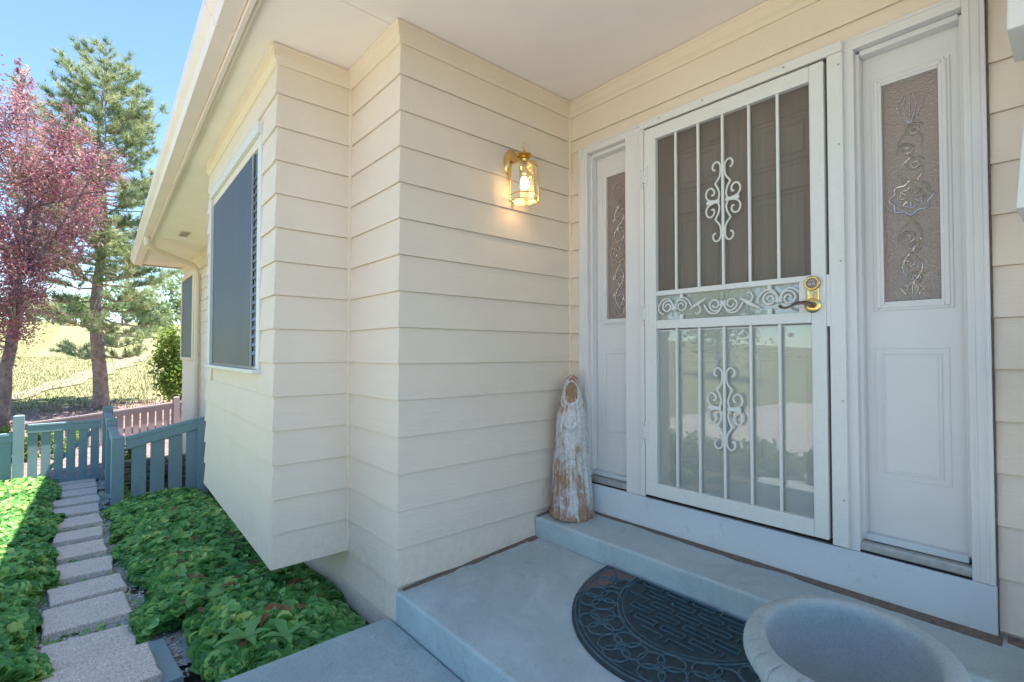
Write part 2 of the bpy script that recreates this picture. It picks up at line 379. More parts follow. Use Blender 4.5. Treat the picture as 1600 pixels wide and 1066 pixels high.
# ------------------------------------------------------------------ porch, walk
def slabtop(x0, x1, pts, z_bot, name, mat, bevel=.012):
    """pts: list of (y, z) profile of top from front to back"""
    b = MB(); prof = [(pts[0][0], z_bot)] + list(pts) + [(pts[-1][0], z_bot)]
    b.loft([(x0, y, z) for y, z in prof], [(x1, y, z) for y, z in prof])
    o = b.build(name, mat, None, bevel=bevel, seg=3); tag(o, kind='structure'); return o
slabtop(.0, 3.6, [(-1.240, 0), (-.323, .047)], -.9, 'porch_floor', M['slab'])
M['step'] = concrete('step_concrete', (.40, .48, .50), (.2, .19, .17))
slabtop(.002, 3.6, [(-.325, .163), (-.002, .182)], -.85, 'door_step', M['step'], .014)
slabtop(-.06, 3.6, [(-4.245, -.16), (-1.244, -.140)], -.8, 'walkway', M['walk'], .012)
slabtop(-4.2, 11, [(-15.5, -.50), (-4.25, -.30)], -.9, 'driveway', M['dry'], .012)  # unseen pale slab, made broad and near to bounce warm sunlight onto the house
# brown dirt packed along the back of the step and along the wall foot
def dirt_strip(p0, p1, nrm, z0, z1, w0, w1, name, seed):
    r_ = random.Random(seed); b = MB(); n = 40; R = []
    for i in range(n + 1):
        u = i / n; p = Vector(p0).lerp(Vector(p1), u); z = z0 + (z1 - z0) * u
        wd = (w0 + (w1 - w0) * u) * (.75 + .5 * mnoise.noise(Vector((u * 9, seed, 0))) + .1 * r_.random())
        nn = Vector(nrm); hgt = wd * .14 + .002
        R.append([(p.x, p.y, z - .01), (p.x, p.y, z + hgt), (p.x + nn.x * wd * .5, p.y + nn.y * wd * .5, z + hgt * .6), (p.x + nn.x * wd, p.y + nn.y * wd, z - .004)])
    b.rings(R); return tag(b.build(name, M['brownish'], smooth=True), kind='structure')
dirt_strip((.24, -.036, 0), (1.99, -.036, 0), (0, -1, 0), .180, .180, .03, .062, 'packed_dirt', 3)
dirt_strip((2.0, -.01, 0), (3.2, -.01, 0), (0, -1, 0), .181, .181, .05, .05, 'packed_dirt', 5)
dirt_strip((.014, -1.21, 0), (.014, -.33, 0), (1, 0, 0), .002, .046, .03, .05, 'packed_dirt', 8)
dirt_strip((.014, -.315, 0), (.014, -.04, 0), (1, 0, 0), .163, .18, .03, .03, 'packed_dirt', 9)

# ------------------------------------------------------------------ house
house = tag(empty('house', (0, 0, 0)), 'cream house with lap siding, white front door unit, screened windows and a deep eave', 'house')
Zk = lambda k: 1.09 + .178 * k
CO = .178
TOUT, TIN = .0148, .0025
class Wall:
    def __init__(s, p0, p1, obj): 
        s.p = Vector((p0[0], p0[1], 0)); d = Vector((p1[0] - p0[0], p1[1] - p0[1], 0)); s.L = d.length; s.t = d.normalized()
        s.n = Vector((s.t.y, -s.t.x, 0)); s.o = obj      # outward normal is to the right of the direction
    def pt(s, a, off, z): q = s.p + s.t * a + s.n * off; return (q.x, q.y, z)
    def board(s, a0, a1, k, m0=0, m1=0, z0=None, z1=None):
        zb = Zk(k) if z0 is None else z0; zt = Zk(k) + CO - .0005 if z1 is None else z1
        f = lambda z: TOUT + (TIN - TOUT) * (z - Zk(k)) / CO
        j = random.uniform(-.0006, .0006)
        def ring(a, mm): return [s.pt(a, 0.0005, zb + .001), s.pt(a + mm * (f(zb) + j), f(zb) + j, zb), s.pt(a + mm * f(zt), f(zt), zt), s.pt(a, 0.0005, zt)]
        b = MB(); b.loft(ring(a0, -m0), ring(a1, m1)); return b.build('siding_board', M['siding'], s.o, bevel=.0012, seg=1)
def wallobj(boxes, label=None):
    b = MB()
    for q in boxes: b.box(*q)
    o = b.build('wall', M['siding'], house)
    if label: o['label'] = label
    return o
# direction chosen so that the outward normal (t.y,-t.x) faces the camera side
CEI = 2.765
wE = Wall((0, 0), (3.6, 0), wallobj([(0, .10, .001, .12, -.8, CEI), (.10, 1.96, .001, .12, 2.43, CEI), (1.96, 3.6, .001, .12, -.8, CEI), (.1, 1.96, .02, .12, -.8, .30)], 'entry wall round the front door'))
wD = Wall((0, -1.2253), (0, 0), wallobj([(-.12, -.001, -1.10, .12, -.6, CEI)], 'porch side wall carrying the lantern'))
wC = Wall((-.5885, -1.2253), (0, -1.2253), wallobj([(-2.78, -.001, -1.2243, -1.10, -.156, CEI)], 'narrow wall beside the bay'))
BY = -1.629
wB = Wall((-.5885, BY), (-.5885, -1.2253), wallobj([(-.71, -.5895, BY + .005, -1.2253, .022, CEI)], 'short side of the bay'))
sl_ = .0253
Afar = (-2.78, BY + sl_ * (2.78 - .5885))
b = MB()
def Ay(x, off=0): return BY + sl_ * (-.5885 - x) + off
def abox(x0, x1, z0, z1, t0=.001, t1=.12):
    b.loft([(x0, Ay(x0, t0), z0), (x0, Ay(x0, t1), z0), (x0, Ay(x0, t1), z1), (x0, Ay(x0, t0), z1)], [(x1, Ay(x1, t0), z0), (x1, Ay(x1, t1), z0), (x1, Ay(x1, t1), z1), (x1, Ay(x1, t0), z1)])
WX0, WX1, WZ0, WZ1 = -2.50, -.93, 1.06, 2.44
for q in ((-2.78, WX0, .022, CEI), (WX1, -.5885, .022, CEI), (WX0, WX1, .022, WZ0), (WX0, WX1, WZ1, CEI)): abox(*q)
b.box(-2.78, -2.66, BY + .2, -.93, .022, CEI)      # far end of the bay
oA = b.build('wall', M['siding'], house); oA['label'] = 'front of the bay with the large screened window'
wA = Wall(Afar, (-.5885, BY), oA)
wA2 = Wall((-9.13, -.93), (-2.66, -.93), wallobj([(-9.13, -2.6, -.929, -.8, -1.0, CEI), (-9.13, -9.0, -.93, 6, -1.0, CEI)], 'rear stretch of wall beyond the bay'))
for k in range(-6, 9):
    z0 = None; top = None if k < 8 else 2.70
    # D wall
    if k >= -5: wD.board(0, 1.2253 - .012, k, 1, 0, z1=top)
    else: wD.board(0, 1.2253 - .325, k, 1, 0)
    wB.board(0, .4037 - .012, k, 1, 0, z1=top)
    # E wall
    if k >= -5:
        if k <= 6: wE.board(.012, .097, k); wE.board(1.968, 3.6, k)
        elif k == 7: wE.board(.012, 3.6, k, z0=2.436)
        else: wE.board(.012, 3.6, k, z1=2.70)
    # A wall
    La = wA.L; xa = lambda x: (x - Afar[0]) / wA.t.x
    if Zk(k) + CO < WZ0 or k == 8: wA.board(0, La, k, 1, 1, z1=top)
    else:
        wA.board(0, xa(WX0 - .02), k, 1, 0); wA.board(xa(WX1 + .02), La, k, 0, 1)
    if k == 7: pass
    # A2 wall
    if k >= -6: wA2.board(0, 1.35, k, 1, 0, z1=top); wA2.board(1.353 if not -1 < k < 8 else 1.62, 6.3, k, z1=top)
for k in range(-7, 9):
    wC.board(.012 if k > -7 else -2.1, .5885, k, 0, 1, z1=(2.70 if k == 8 else None))
for k in range(-9, -6): wA2.board(0, 6.3, k, 1, 0)
# faint corner caps, one folded piece per course line, joined per corner
def corner_cap(wl, wr, kr):
    b = MB()
    for k in kr:
        zb = Zk(k); zt = zb + CO - .001 if k < 8 else 2.69
        f = lambda z: TOUT + (TIN - TOUT) * (z - zb) / CO + .0011
        for w_, end, sg in ((wl, wl.L, 1), (wr, 0, -1)):
            fz, gz = f(zb), f(zt)
            A_ = [w_.pt(end - sg * .030, .001, zb + .002), w_.pt(end - sg * .030, fz, zb + .0015), w_.pt(end - sg * .030, gz, zt), w_.pt(end - sg * .030, .001, zt)]
            B_ = [w_.pt(end, .001, zb + .002), w_.pt(end + sg * fz, fz, zb + .0015), w_.pt(end + sg * gz, gz, zt), w_.pt(end, .001, zt)]
            b.loft(A_, B_)
    return b.build('corner_cap', M['siding'], wl.o)
corner_cap(wC, wD, range(-6, 9)); corner_cap(wA, wB, range(-6, 9))
# inner corner trims
MB().box(.0, .021, -.021, .0, .165, 2.70).build('corner_trim', M['cream'], wE.o, bevel=.003)
MB().box(-.5885, -.5675, -1.2463, -1.2253, .022, 2.70).build('corner_trim', M['cream'], wC.o, bevel=.003)
def nails(wl, name_seed, a0, a1, ks):
    b = MB(); r_ = random.Random(name_seed)
    for k in ks:
        a = a0 + r_.uniform(0, .1)
        while a < a1:
            zz = Zk(k) + .028 + r_.uniform(-.004, .004); f = TOUT + (TIN - TOUT) * .028 / CO
            p0 = Vector(wl.pt(a, f - .001, zz)); p1 = Vector(wl.pt(a, f + .0008, zz)); b.tube([p0, p1], .0028, 7)
            a += .405 + r_.uniform(-.015, .015)
    return b.build('nail_heads', M['cream'], wl.o)
nails(wD, 1, .16, 1.2, range(-5, 9)); nails(wE, 2, 2.1, 3.3, range(-5, 7)); nails(wC, 3, .14, .55, range(-6, 9)); nails(wA, 4, 1.85, 2.1, range(-5, 8))
MB().box(1.9765, 1.9805, -.020, -.001, .19, 2.43).build('caulk_line', M['brownish'], wE.o); MB().box(.095, .099, -.020, -.001, .36, 2.43).build('caulk_line', M['cream'], wE.o)
# bay floor, skirt and foundation below
b = MB(); b.add([(-.5905, BY + .004, .021), (-.5905, -1.2255, .021), (-2.78, -1.2255, .021), (-2.78, Ay(-2.78) + .004, .021), (-.5905, BY + .004, .05), (-.5905, -1.2255, .05), (-2.78, -1.2255, .05), (-2.78, Ay(-2.78) + .004, .05)], [(0, 1, 2, 3), (7, 6, 5, 4), (0, 4, 5, 1), (1, 5, 6, 2), (2, 6, 7, 3), (3, 7, 4, 0)])
b.build('bay_floor', M['cream'], house)
MB().box(-2.7, -.004, -1.232, -1.11, -.285, -.166).build('skirt_board', M['siding'], house, bevel=.002)
b = MB().box(-2.8, -.02, -1.206, -1.12, -1.1, -.287).box(-9.1, -2.8, -.90, -.8, -1.4, -.55)
b.build('foundation', M['foundation'], house)
# interior floor and back walls so the rooms are closed and dark
MB().box(-2.6, -.13, -1.05, 1.6, .0, .02).box(-2.6, -.13, 1.6, 1.7, .0, CEI).box(-.2, -.13, -1.0, 1.6, .0, CEI).box(-2.66, -2.6, -1.5, 1.6, .0, CEI).build('room', simple('room_shade', (.25, .24, .22), .9), house)
MB().box(-.1, 3.5, .9, 1.0, .1, CEI).box(-.1, 0, .13, .9, .1, CEI).box(3.4, 3.5, .13, .9, .1, CEI).box(0, 3.4, .13, .9, .10, .14).build('hall', simple('hall_shade', (.30, .24, .18), .9), house)

# crown mouldings
def crown(wl, a0, a1, m0, m1, parent):
    prof = [(0.001, 2.668), (.014, 2.668), (.017, 2.688), (.030, 2.700), (.033, 2.745), (.040, 2.750), (.040, 2.763), (.001, 2.763)]
    b = MB(); b.loft([wl.pt(a0 - m0 * o_, o_, z) for o_, z in prof], [wl.pt(a1 + m1 * o_, o_, z) for o_, z in prof]); return b.build('crown_moulding', M['cream'], parent, bevel=.001, seg=1)
crown(wE, 0, 3.6, -1, 0, wE.o); crown(wD, 0, 1.2253, 1, -1, wD.o); crown(wC, 0, .5885, -1, 1, wC.o); crown(wB, 0, .4037, 1, -1, wB.o); crown(wA, 0, wA.L, 0, 1, wA.o); crown(wA2, 0, 6.35, 1, 0, wA2.o)

# soffit panels; the eave line is skewed like the bay front
SO = -.165
soffit = empty('soffit', (0, 0, CEI), house)
xs = [-9.16, -6.35, -2.52, -.03, 2.41, 3.6]
for a_, c_ in zip(xs, xs[1:]):
    a2, c2 = a_ + .0015, c_ - .0015
    for yb in ((Ay(a2, SO), Ay(c2, SO)),):
        b = MB(); b.loft([(a2, yb[0], CEI), (a2, .05 if a_ > -3 else -.85, CEI), (a2, .05 if a_ > -3 else -.85, CEI + .012), (a2, yb[0], CEI + .012)],
                         [(c2, yb[1], CEI), (c2, .05 if a_ > -3 else -.85, CEI), (c2, .05 if a_ > -3 else -.85, CEI + .012), (c2, yb[1], CEI + .012)])
        o = b.build('soffit_panel', M['soffit'], soffit); o.location = (0, 0, -CEI)
def eave(prof, x0, x1, name, mat, bev=0.002, parent=house):
    b = MB(); b.loft([(x0, Ay(x0, o_), z) for o_, z in prof], [(x1, Ay(x1, o_), z) for o_, z in prof]); return b.build(name, mat, parent, bevel=bev)
eave([(SO, 2.735), (SO, 2.90), (SO - .022, 2.90), (SO - .022, 2.735)], -9.2, 3.6, 'fascia', M['cream'])
eave([(SO - .0225, 2.722), (SO - .0225, 2.88), (SO - .045, 2.88), (SO - .045, 2.722)], -9.2, 3.6, 'fascia_cover', M['gutter'])
gut = eave([(-.212, 2.745), (-.212, 2.86), (-.216, 2.86), (-.216, 2.752), (-.288, 2.752), (-.300, 2.79), (-.325, 2.82), (-.330, 2.865), (-.345, 2.868), (-.345, 2.858), (-.336, 2.812), (-.309, 2.782), (-.294, 2.745)], -9.22, 3.6, 'gutter', M['gutter'], .0015)
for xj in (-.6, -3.6, -6.2):
    b = MB(); b.loft([(xj, Ay(xj, o_), z) for o_, z in [(-.208, 2.742), (-.296, 2.742), (-.312, 2.781), (-.339, 2.811), (-.348, 2.858), (-.35, 2.872), (-.208, 2.872)]], [(xj + .03, Ay(xj, o_), z) for o_, z in [(-.208, 2.742), (-.296, 2.742), (-.312, 2.781), (-.339, 2.811), (-.348, 2.858), (-.35, 2.872), (-.208, 2.872)]])
    b.build('joint_band', M['gutter'], gut)
# roof: two pitches over the whole house, shingled
rf = MB(); z_r = 2.885; 
ye0, ye1 = Ay(-9.25, -.262), Ay(3.8, -.262)
rf.add([(-9.25, ye0, z_r), (3.8, ye1, z_r), (3.8, 6, z_r + 2.6), (-9.25, 6, z_r + 2.6), (-9.25, 14, z_r), (3.8, 14, z_r),
        (-9.25, ye0, z_r - .02), (3.8, ye1, z_r - .02), (3.8, 6, z_r + 2.58), (-9.25, 6, z_r + 2.58), (-9.25, 14, z_r - .02), (3.8, 14, z_r - .02)],
       [(0, 1, 2, 3), (3, 2, 5, 4), (7, 6, 9, 8), (8, 9, 10, 11), (0, 6, 7, 1), (0, 3, 9, 6), (3, 4, 10, 9), (1, 7, 8, 2), (2, 8, 11, 5), (4, 5, 11, 10)])
roof = rf.build('roof', M['roofing'], house)
b = MB()
for j in range(2, 30):
    y0 = -1.97 + j * .14; zz = z_r + (y0 + 1.80) * .327
    b.box(-9.26, 3.8, y0, y0 + .15, zz + .004, zz + .010 + .02)
b.build('shingle_course', M['roofing'], roof)
MB().box(-9.13, 3.6, 13.3, 13.4, -.6, CEI).box(3.5, 3.6, .1, 13.3, -.6, CEI).box(-9.13, 3.6, .2, 13.3, 2.78, 2.80).build('rear_wall', M['siding'], house)
# gable return board closing the eave end
eave([(SO - .02, 2.74), (SO - .02, 2.89), (.72, 3.12), (.72, 2.74)], -9.24, -9.205, 'end_board', M['cream'])
# soffit vent
vt = MB().box(-6.05, -5.68, -1.42, -1.30, CEI - .012, CEI - .001).build('soffit_vent', M['cream'], house, bevel=.002)
for i in range(6): MB().box(-6.02 + i * .058, -5.985 + i * .058, -1.405, -1.315, CEI - .016, CEI - .0125).build('vent_slot', simple('vent_shade', (.4, .33, .27), .8) if i == 0 else bpy.data.materials['vent_shade'], vt)
# downspout: from the gutter, under the soffit, then down the wall behind the bay
dsp = MB(); dsp.tube([(-6.35, Ay(-6.35, -.25), 2.75), (-6.35, Ay(-6.35, -.25), 2.66), (-6.45, Ay(-6.4, -.15), 2.60), (-7.2, -1.08, 2.55), (-7.26, -1.01, 2.50), (-7.28, -.99, 2.40), (-7.22, -.99, -.45)], .040, 8)
dsp.build('downspout', M['cream'], house, smooth=True)

# ---- large screened window in the bay
win = empty('window', (0, 0, 0), house); win['label'] = 'large window of the bay under a slate-blue solar screen'
def abar(x0, x1, z0, z1, o0, o1, name, mat, par, bev=.003):
    b = MB(); b.loft([(x0, Ay(x0, o0), z0), (x0, Ay(x0, o1), z0), (x0, Ay(x0, o1), z1), (x0, Ay(x0, o0), z1)], [(x1, Ay(x1, o0), z0), (x1, Ay(x1, o1), z0), (x1, Ay(x1, o1), z1), (x1, Ay(x1, o0), z1)])
    return b.build(name, mat, par, bevel=bev)
abar(WX0 - .045, WX0 + .03, 1.045, 2.40, -.034, .05, 'frame', M['iron'], win)
abar(WX1 - .02, WX1 + .05, 1.045, 2.40, -.018, .05, 'frame', M['iron'], win)
abar(WX0 - .045, WX1 + .05, 2.402, 2.470, -.036, .05, 'frame', M['iron'], win)
abar(WX0 - .03, WX1 + .02, 2.345, 2.40, -.014, .05, 'frame', M['cream'], win)
abar(WX0 - .05, WX1 + .06, 1.022, 1.046, -.05, .05, 'sill', M['iron'], win)
# the screen bows a little near its lower corner
def sgrid(x0, x1, z0, z1, off, mat, name, bow=.0, nx=14, nz=10):
    b = MB(); vs = []
    for i in range(nx + 1):
        for j in range(nz + 1):
            u, v_ = i / nx, j / nz; x = x0 + (x1 - x0) * u; z = z0 + (z1 - z0) * v_
            vs.append((x, Ay(x, off - bow * math.sin(math.pi * u) * (1 - v_)), z))
    b.add(vs, [(i * (nz + 1) + j, (i + 1) * (nz + 1) + j, (i + 1) * (nz + 1) + j + 1, i * (nz + 1) + j + 1) for i in range(nx) for j in range(nz)])
    return b.build(name, mat, win, smooth=True)
sgrid(WX0 + .028, WX1 - .17, 1.06, 2.352, -.012, M['solar'], 'solar_screen', .01)
abar(WX1 - .175, WX1 - .165, 1.06, 2.34, -.014, -.005, 'screen_edge', M['alu'], win, 0)
abar(WX1 - .16, WX1 - .025, 1.06, 2.34, .0, .01, 'screen_edge', simple('strip_shade', (.12, .15, .18), .7), win, 0)
sgrid(WX0 + .028, WX1 - .16, 1.05, 2.35, .012, M['winglass'], 'pane')
MB_ = MB(); MB_.loft([(-.955, Ay(-.955, -.014), 0), (-.955, Ay(-.955, -.002), 0), (-.955, Ay(-.955, -.001), .022), (-.955, Ay(-.955, -.004), .022)], [(-1.09, Ay(-1.09, -.014), 0), (-1.09, Ay(-1.09, -.002), 0), (-1.09, Ay(-1.09, -.001), .022), (-1.09, Ay(-1.09, -.004), .022)])
slat0 = MB_.build('blind_slat', simple('blind_grey', (.16, .20, .25), .5), win); slat0.location = (0, 0, 1.13)
for i in range(1, 22): copy(slat0, win, (0, 0, 1.13 + i * .05))
# ---- second window on the far wall
win2 = empty('window', (0, 0, 0), house); win2['label'] = 'far narrow-looking window past the downspout'
b = MB().box(-7.82, -7.68, -.985, -.93, 1.0, 2.56).box(-9.08, -9.0, -.985, -.93, 1.0, 2.56).box(-9.0, -7.82, -.985, -.93, 2.47, 2.56).box(-9.0, -7.82, -.995, -.93, 1.0, 1.05)
b.build('frame', M['cream'], win2, bevel=.004)
MB().box(-9.0, -7.82, -.965, -.96, 1.05, 2.47).build('solar_screen', M['solar'], win2)

# ------------------------------------------------------------------ door unit
unit = empty('door_frame', (0, 0, 0), house)
def bx(x0, x1, y0, y1, z0, z1, name, mat, par, bev=.003): return MB().box(x0, x1, y0, y1, z0, z1).build(name, mat, par, bevel=bev)
TOP = 2.436
# stepped brick moulding: outer band, inner bead
for (x0, x1, z0, z1) in ((.100, .172, .352, TOP), (1.915, 1.975, .352, TOP)):
    bx(x0, x1, -.034, .05, z0, z1, 'casing', M['white'], unit)
bx(.172, .59, -.034, .05, 2.385, TOP, 'casing', M['white'], unit); bx(1.55, 1.915, -.034, .05, 2.385, TOP, 'casing', M['white'], unit)
bx(.59, 1.55, -.034, .05, 2.400, TOP, 'casing', M['white'], unit)
for (x0, x1) in ((.112, .118), (.150, .158), (1.93, 1.936), (1.955, 1.961)): bx(x0, x1, -.038, -.033, .36, TOP - .012, 'bead', M['white'], unit, .002)
bx(.12, 1.96, -.038, -.033, TOP - .016, TOP - .010, 'bead', M['white'], unit, .002)
bx(.458, .575, -.034, .06, .352, 2.385, 'mullion', M['white'], unit)
bx(1.520, 1.585, -.034, .06, .352, 2.385, 'mullion', M['white'], unit)
b = MB().box(.094, 1.977, -.037, .05, .186, .351); o = b.build('base_board', M['white_wood'], unit, bevel=.003)

def sidelight(x0, x1, gx0, gx1, label, sw):
    g = empty('sidelight', (0, 0, 0), house); g['label'] = label
    # jamb returns (two steps) and slab built as frame pieces round the glass
    bx(x0 - .004, x0 + .012, .0, .048, .42, 2.375, 'jamb_bead', M['white'], g, .004); bx(x1 - .012, x1 + .004, .0, .048, .42, 2.375, 'jamb_bead', M['white'], g, .004)
    bx(x0 + .012, x1 - .012, .0, .048, 2.362, 2.384, 'jamb_bead', M['white'], g, .004)
    gz0, gz1 = 1.350, 2.228
    b = MB().box(x0, gx0 - .02, .05, .09, .40, 2.384).box(gx1 + .02, x1, .05, .09, .40, 2.384).box(gx0 - .02, gx1 + .02, .05, .09, gz1 + .02, 2.384).box(gx0 - .02, gx1 + .02, .05, .09, .40, gz0 - .02)
    b.build('slab', M['white'], g)
    # insert frame: raised ogee border
    for (s_, hgt, o1) in ((.036, .006, .044), (.026, .012, .038)):
        q = MB()
        q.box(gx0 - s_, gx0 - s_ + .016, o1, .052, gz0 - s_, gz1 + s_).box(gx1 + s_ - .016, gx1 + s_, o1, .052, gz0 - s_, gz1 + s_)
        q.box(gx0 - s_ + .016, gx1 + s_ - .016, o1, .052, gz0 - s_, gz0 - s_ + .016).box(gx0 - s_ + .016, gx1 + s_ - .016, o1, .052, gz1 + s_ - .016, gz1 + s_)
        q.build('glass_frame', M['white'], g, bevel=.004)
    q = MB().box(gx0 - .02, gx0, .042, .08, gz0 - .02, gz1 + .02).box(gx1, gx1 + .02, .042, .08, gz0 - .02, gz1 + .02).box(gx0, gx1, .042, .08, gz0 - .02, gz0).box(gx0, gx1, .042, .08, gz1, gz1 + .02)
    q.build('glazing_bead', M['white'], g, bevel=.003)
    bx(gx0, gx1, .060, .066, gz0, gz1, 'glass', M['textglass'], g, 0)
    # cast scroll ornament standing on the glass
    cx = (gx0 + gx1) / 2; hw = (gx1 - gx0) * .36; q = MB()
    def spiral(x, z, r, a0, turns, sgn=1, n=22):
        return [(x + sgn * r * (1 - .8 * i / n) * math.cos(a0 + turns * 2 * math.pi * i / n), .0585, z + r * (1 - .8 * i / n) * math.sin(a0 + turns * 2 * math.pi * i / n)) for i in range(n + 1)]
    for z_, r_, sg in ((2.02, .034, 1), (1.95, .030, -1), (1.885, .034, 1), (1.60, .032, -1), (1.555, .030, 1), (1.50, .030, -1), (1.44, .032, 1)):
        for sg2 in (1, -1):
            q.tube(spiral(cx + sg * .012, z_, r_ * (1 if sg2 == sg else .72), .4 * sg2, 1.35, sg2), .0034, 5, flat=.6)
    ring = [(cx + hw * math.cos(a_) * (1 + .10 * math.cos(8 * a_)), .0585, 1.755 + .062 * math.sin(a_) * (1 + .10 * math.cos(8 * a_))) for a_ in np.linspace(0, 2 * math.pi, 49)]
    q.tube(ring, .0045, 5); q.tube([(cx + (x_ - cx) * .62, y_, 1.755 + (z_ - 1.755) * .62) for x_, y_, z_ in ring], .003, 5)
    for a_ in range(8): q.tube([(cx + .3 * hw * math.cos(a_ * .785), .0585, 1.755 + .018 * math.sin(a_ * .785)), (cx + .6 * hw * math.cos(a_ * .785), .0585, 1.755 + .036 * math.sin(a_ * .785))], .004, 5)
    for k_ in range(5):
        u = k_ / 4 - .5
        q.tube([(cx + .1 * hw * u, .0585, 2.05), (cx + 1.0 * hw * u, .0585, 2.09), (cx + 1.3 * hw * u, .0585, 2.13), (cx + .5 * hw * u, .0585, 2.17)], .0022, 4)
        q.tube([(cx + .1 * hw * u, .0585, 1.42), (cx + 1.2 * hw * u, .0585, 1.40), (cx + .6 * hw * u, .0585, 1.375)], .0022, 4)
    for sg in (1, -1):
        q.tube([(cx + sg * hw * .5 * math.sin(i * .55), .0585, 1.42 + i * .022) for i in range(13)], .003, 5)
        q.tube([(cx + sg * hw * .6 * math.sin(i * .6 + .5), .0585, 1.82 + i * .022) for i in range(11)], .003, 5)
    q.build('ornament', M['beadglass'], g, smooth=True)
    # lower raised panel
    pw0, pw1, pz0, pz1 = gx0 - .035, gx1 + .02, .645, 1.167
    q = MB()
    for s_, o1 in ((0, .047), (.022, .0455)):
        wd = .006
        q.box(pw0 + s_, pw0 + s_ + wd, o1, .052, pz0 + s_, pz1 - s_).box(pw1 - s_ - wd, pw1 - s_, o1, .052, pz0 + s_, pz1 - s_)
        q.box(pw0 + s_ + wd, pw1 - s_ - wd, o1, .052, pz0 + s_, pz0 + s_ + wd).box(pw0 + s_ + wd, pw1 - s_ - wd, o1, .052, pz1 - s_ - wd, pz1 - s_)
    q.build('panel_moulding', M['white'], g, bevel=.002)
    bx(pw0 + .034, pw1 - .034, .0475, .052, pz0 + .034, pz1 - .034, 'raised_panel', M['white'], g, .003)
    # sill pieces
    bx(x0 - .03, x1 - .012, .012, .05, .392, .418, 'sill', M['white_wood'], g, .004)
    bx(x0 - .04, x1 + .008, -.026, .02, .358, .390, 'sill', M['alu'], g, .004)
    bx(x0 - .04, x1 + .01, -.030, -.004, .353, .3575, 'sill_gap', M['black'], g, 0)
    return g
sidelight(.172, .458, .261, .432, 'narrow left sidelight with etched scroll glass', 0)
sidelight(1.585, 1.915, 1.660, 1.836, 'right sidelight whose scroll glass mirrors blue sky', 1)

# entry door behind the storm door
door = empty('front_door', (0, 0, 0), house)
bx(.585, 1.515, .10, .14, .38, 2.38, 'slab', painted('entry_door_paint', (.82, .80, .74), .45, (10, 10, 10), .05, .001, .03), door, .003)
dm = bpy.data.materials['entry_door_paint']
for (x0, x1, z0, z1) in ((.68, 1.00, 2.02, 2.27), (1.09, 1.41, 2.02, 2.27), (.68, 1.00, 1.30, 1.92), (1.09, 1.41, 1.30, 1.92), (.68, 1.00, .52, 1.16), (1.09, 1.41, .52, 1.16)):
    q = MB()
    for s_, o1 in ((0, .084), (.021, .086), (.052, .088)):
        wd = .012
        q.box(x0 + s_, x0 + s_ + wd, o1, .1005, z0 + s_, z1 - s_).box(x1 - s_ - wd, x1 - s_, o1, .1005, z0 + s_, z1 - s_)
        q.box(x0 + s_ + wd, x1 - s_ - wd, o1, .1005, z0 + s_, z0 + s_ + wd).box(x0 + s_ + wd, x1 - s_ - wd, o1, .1005, z1 - s_ - wd, z1 - s_)
    q.build('panel_moulding', dm, door, bevel=.003)
MB().lathe([(.0, .0), (.028, .0), (.028, .006), (.012, .012), (.012, .03), (.026, .042), (.026, .055), (0, .062)], n=18).build('knob', M['brass'], door, smooth=True)
kn = bpy.data.objects['knob']; kn.location = (1.455, .099, 1.25); kn.rotation_euler = (math.radians(90), 0, 0)
bx(.585, 1.515, .05, .13, .352, .379, 'threshold', M['alu'], door)
for x0, x1 in ((.575, .585), (1.515, 1.52)): bx(x0, x1, .0, .12, .38, 2.38, 'jamb', M['white'], door, .001)
bx(.585, 1.515, .0, .12, 2.382, 2.398, 'jamb', M['white'], door, .001)

# storm / security door, face at y = -.072 .. -.040
st = empty('storm_door', (0, 0, 0), house); st['label'] = 'white iron security door with bars and scrollwork over screen and glass'
DX0, DX1, DZ0, DZ1, Y0, Y1 = .612, 1.487, .378, 2.368, -.072, -.042
OX0, OX1 = .683, 1.432
zb1, zb2, zb3, zb4 = .450, 1.272, 1.318, 1.448   # lower opening, band opening
zb5, zt = 1.474, 2.300
bx(DX0, OX0, Y0, Y1, DZ0, DZ1, 'frame', M['iron'], st, .004); bx(OX1, DX1, Y0, Y1, DZ0, DZ1, 'frame', M['iron'], st, .004)
bx(OX0, OX1, Y0, Y1, DZ0, zb1, 'frame', M['iron'], st, .003); bx(OX0, OX1, Y0, Y1, zt, DZ1, 'frame', M['iron'], st, .003)
bx(OX0, OX1, Y0, Y1, zb2, zb3, 'frame', M['iron'], st, .003); bx(OX0, OX1, Y0, Y1, zb4, zb5, 'frame', M['iron'], st, .003)
bx(1.385, OX1, Y0 + .0005, Y1, zb3, zb4, 'lock_box', M['iron'], st, .002)
# Z-bar frame fixed to the mullions
bx(.575, .603, -.062, -.034, .362, 2.382, 'z_bar', M['iron'], st, .003); bx(1.497, 1.553, -.062, -.034, .362, 2.382, 'z_bar', M['iron'], st, .003)
bx(.575, 1.553, -.062, -.034, 2.384, 2.428, 'z_bar', M['iron'], st, .003)
bx(.603, 1.497, -.052, -.034, .362, .377, 'sweep', M['black'], st, 0)
gp = simple('gap_shade', (.10, .095, .09), .9); bx(1.4885, 1.496, -.048, -.036, .39, 2.38, 'gap', gp, st, 0); bx(.604, 1.496, -.048, -.036, 2.369, 2.383, 'gap', gp, st, 0)
bx(1.487, 1.502, -.066, -.05, 1.255, 1.47, 'latch_cover', M['iron'], st, .002)
barx = [.800, .925, 1.051, 1.177, 1.303]
for x in barx:
    for (z0, z1) in ((zb1, zb2), (zb5, zt)):
        o = bx(x - .0062, x + .0062, -.068, -.055, z0, z1, 'bar', M['iron'], st, .002)
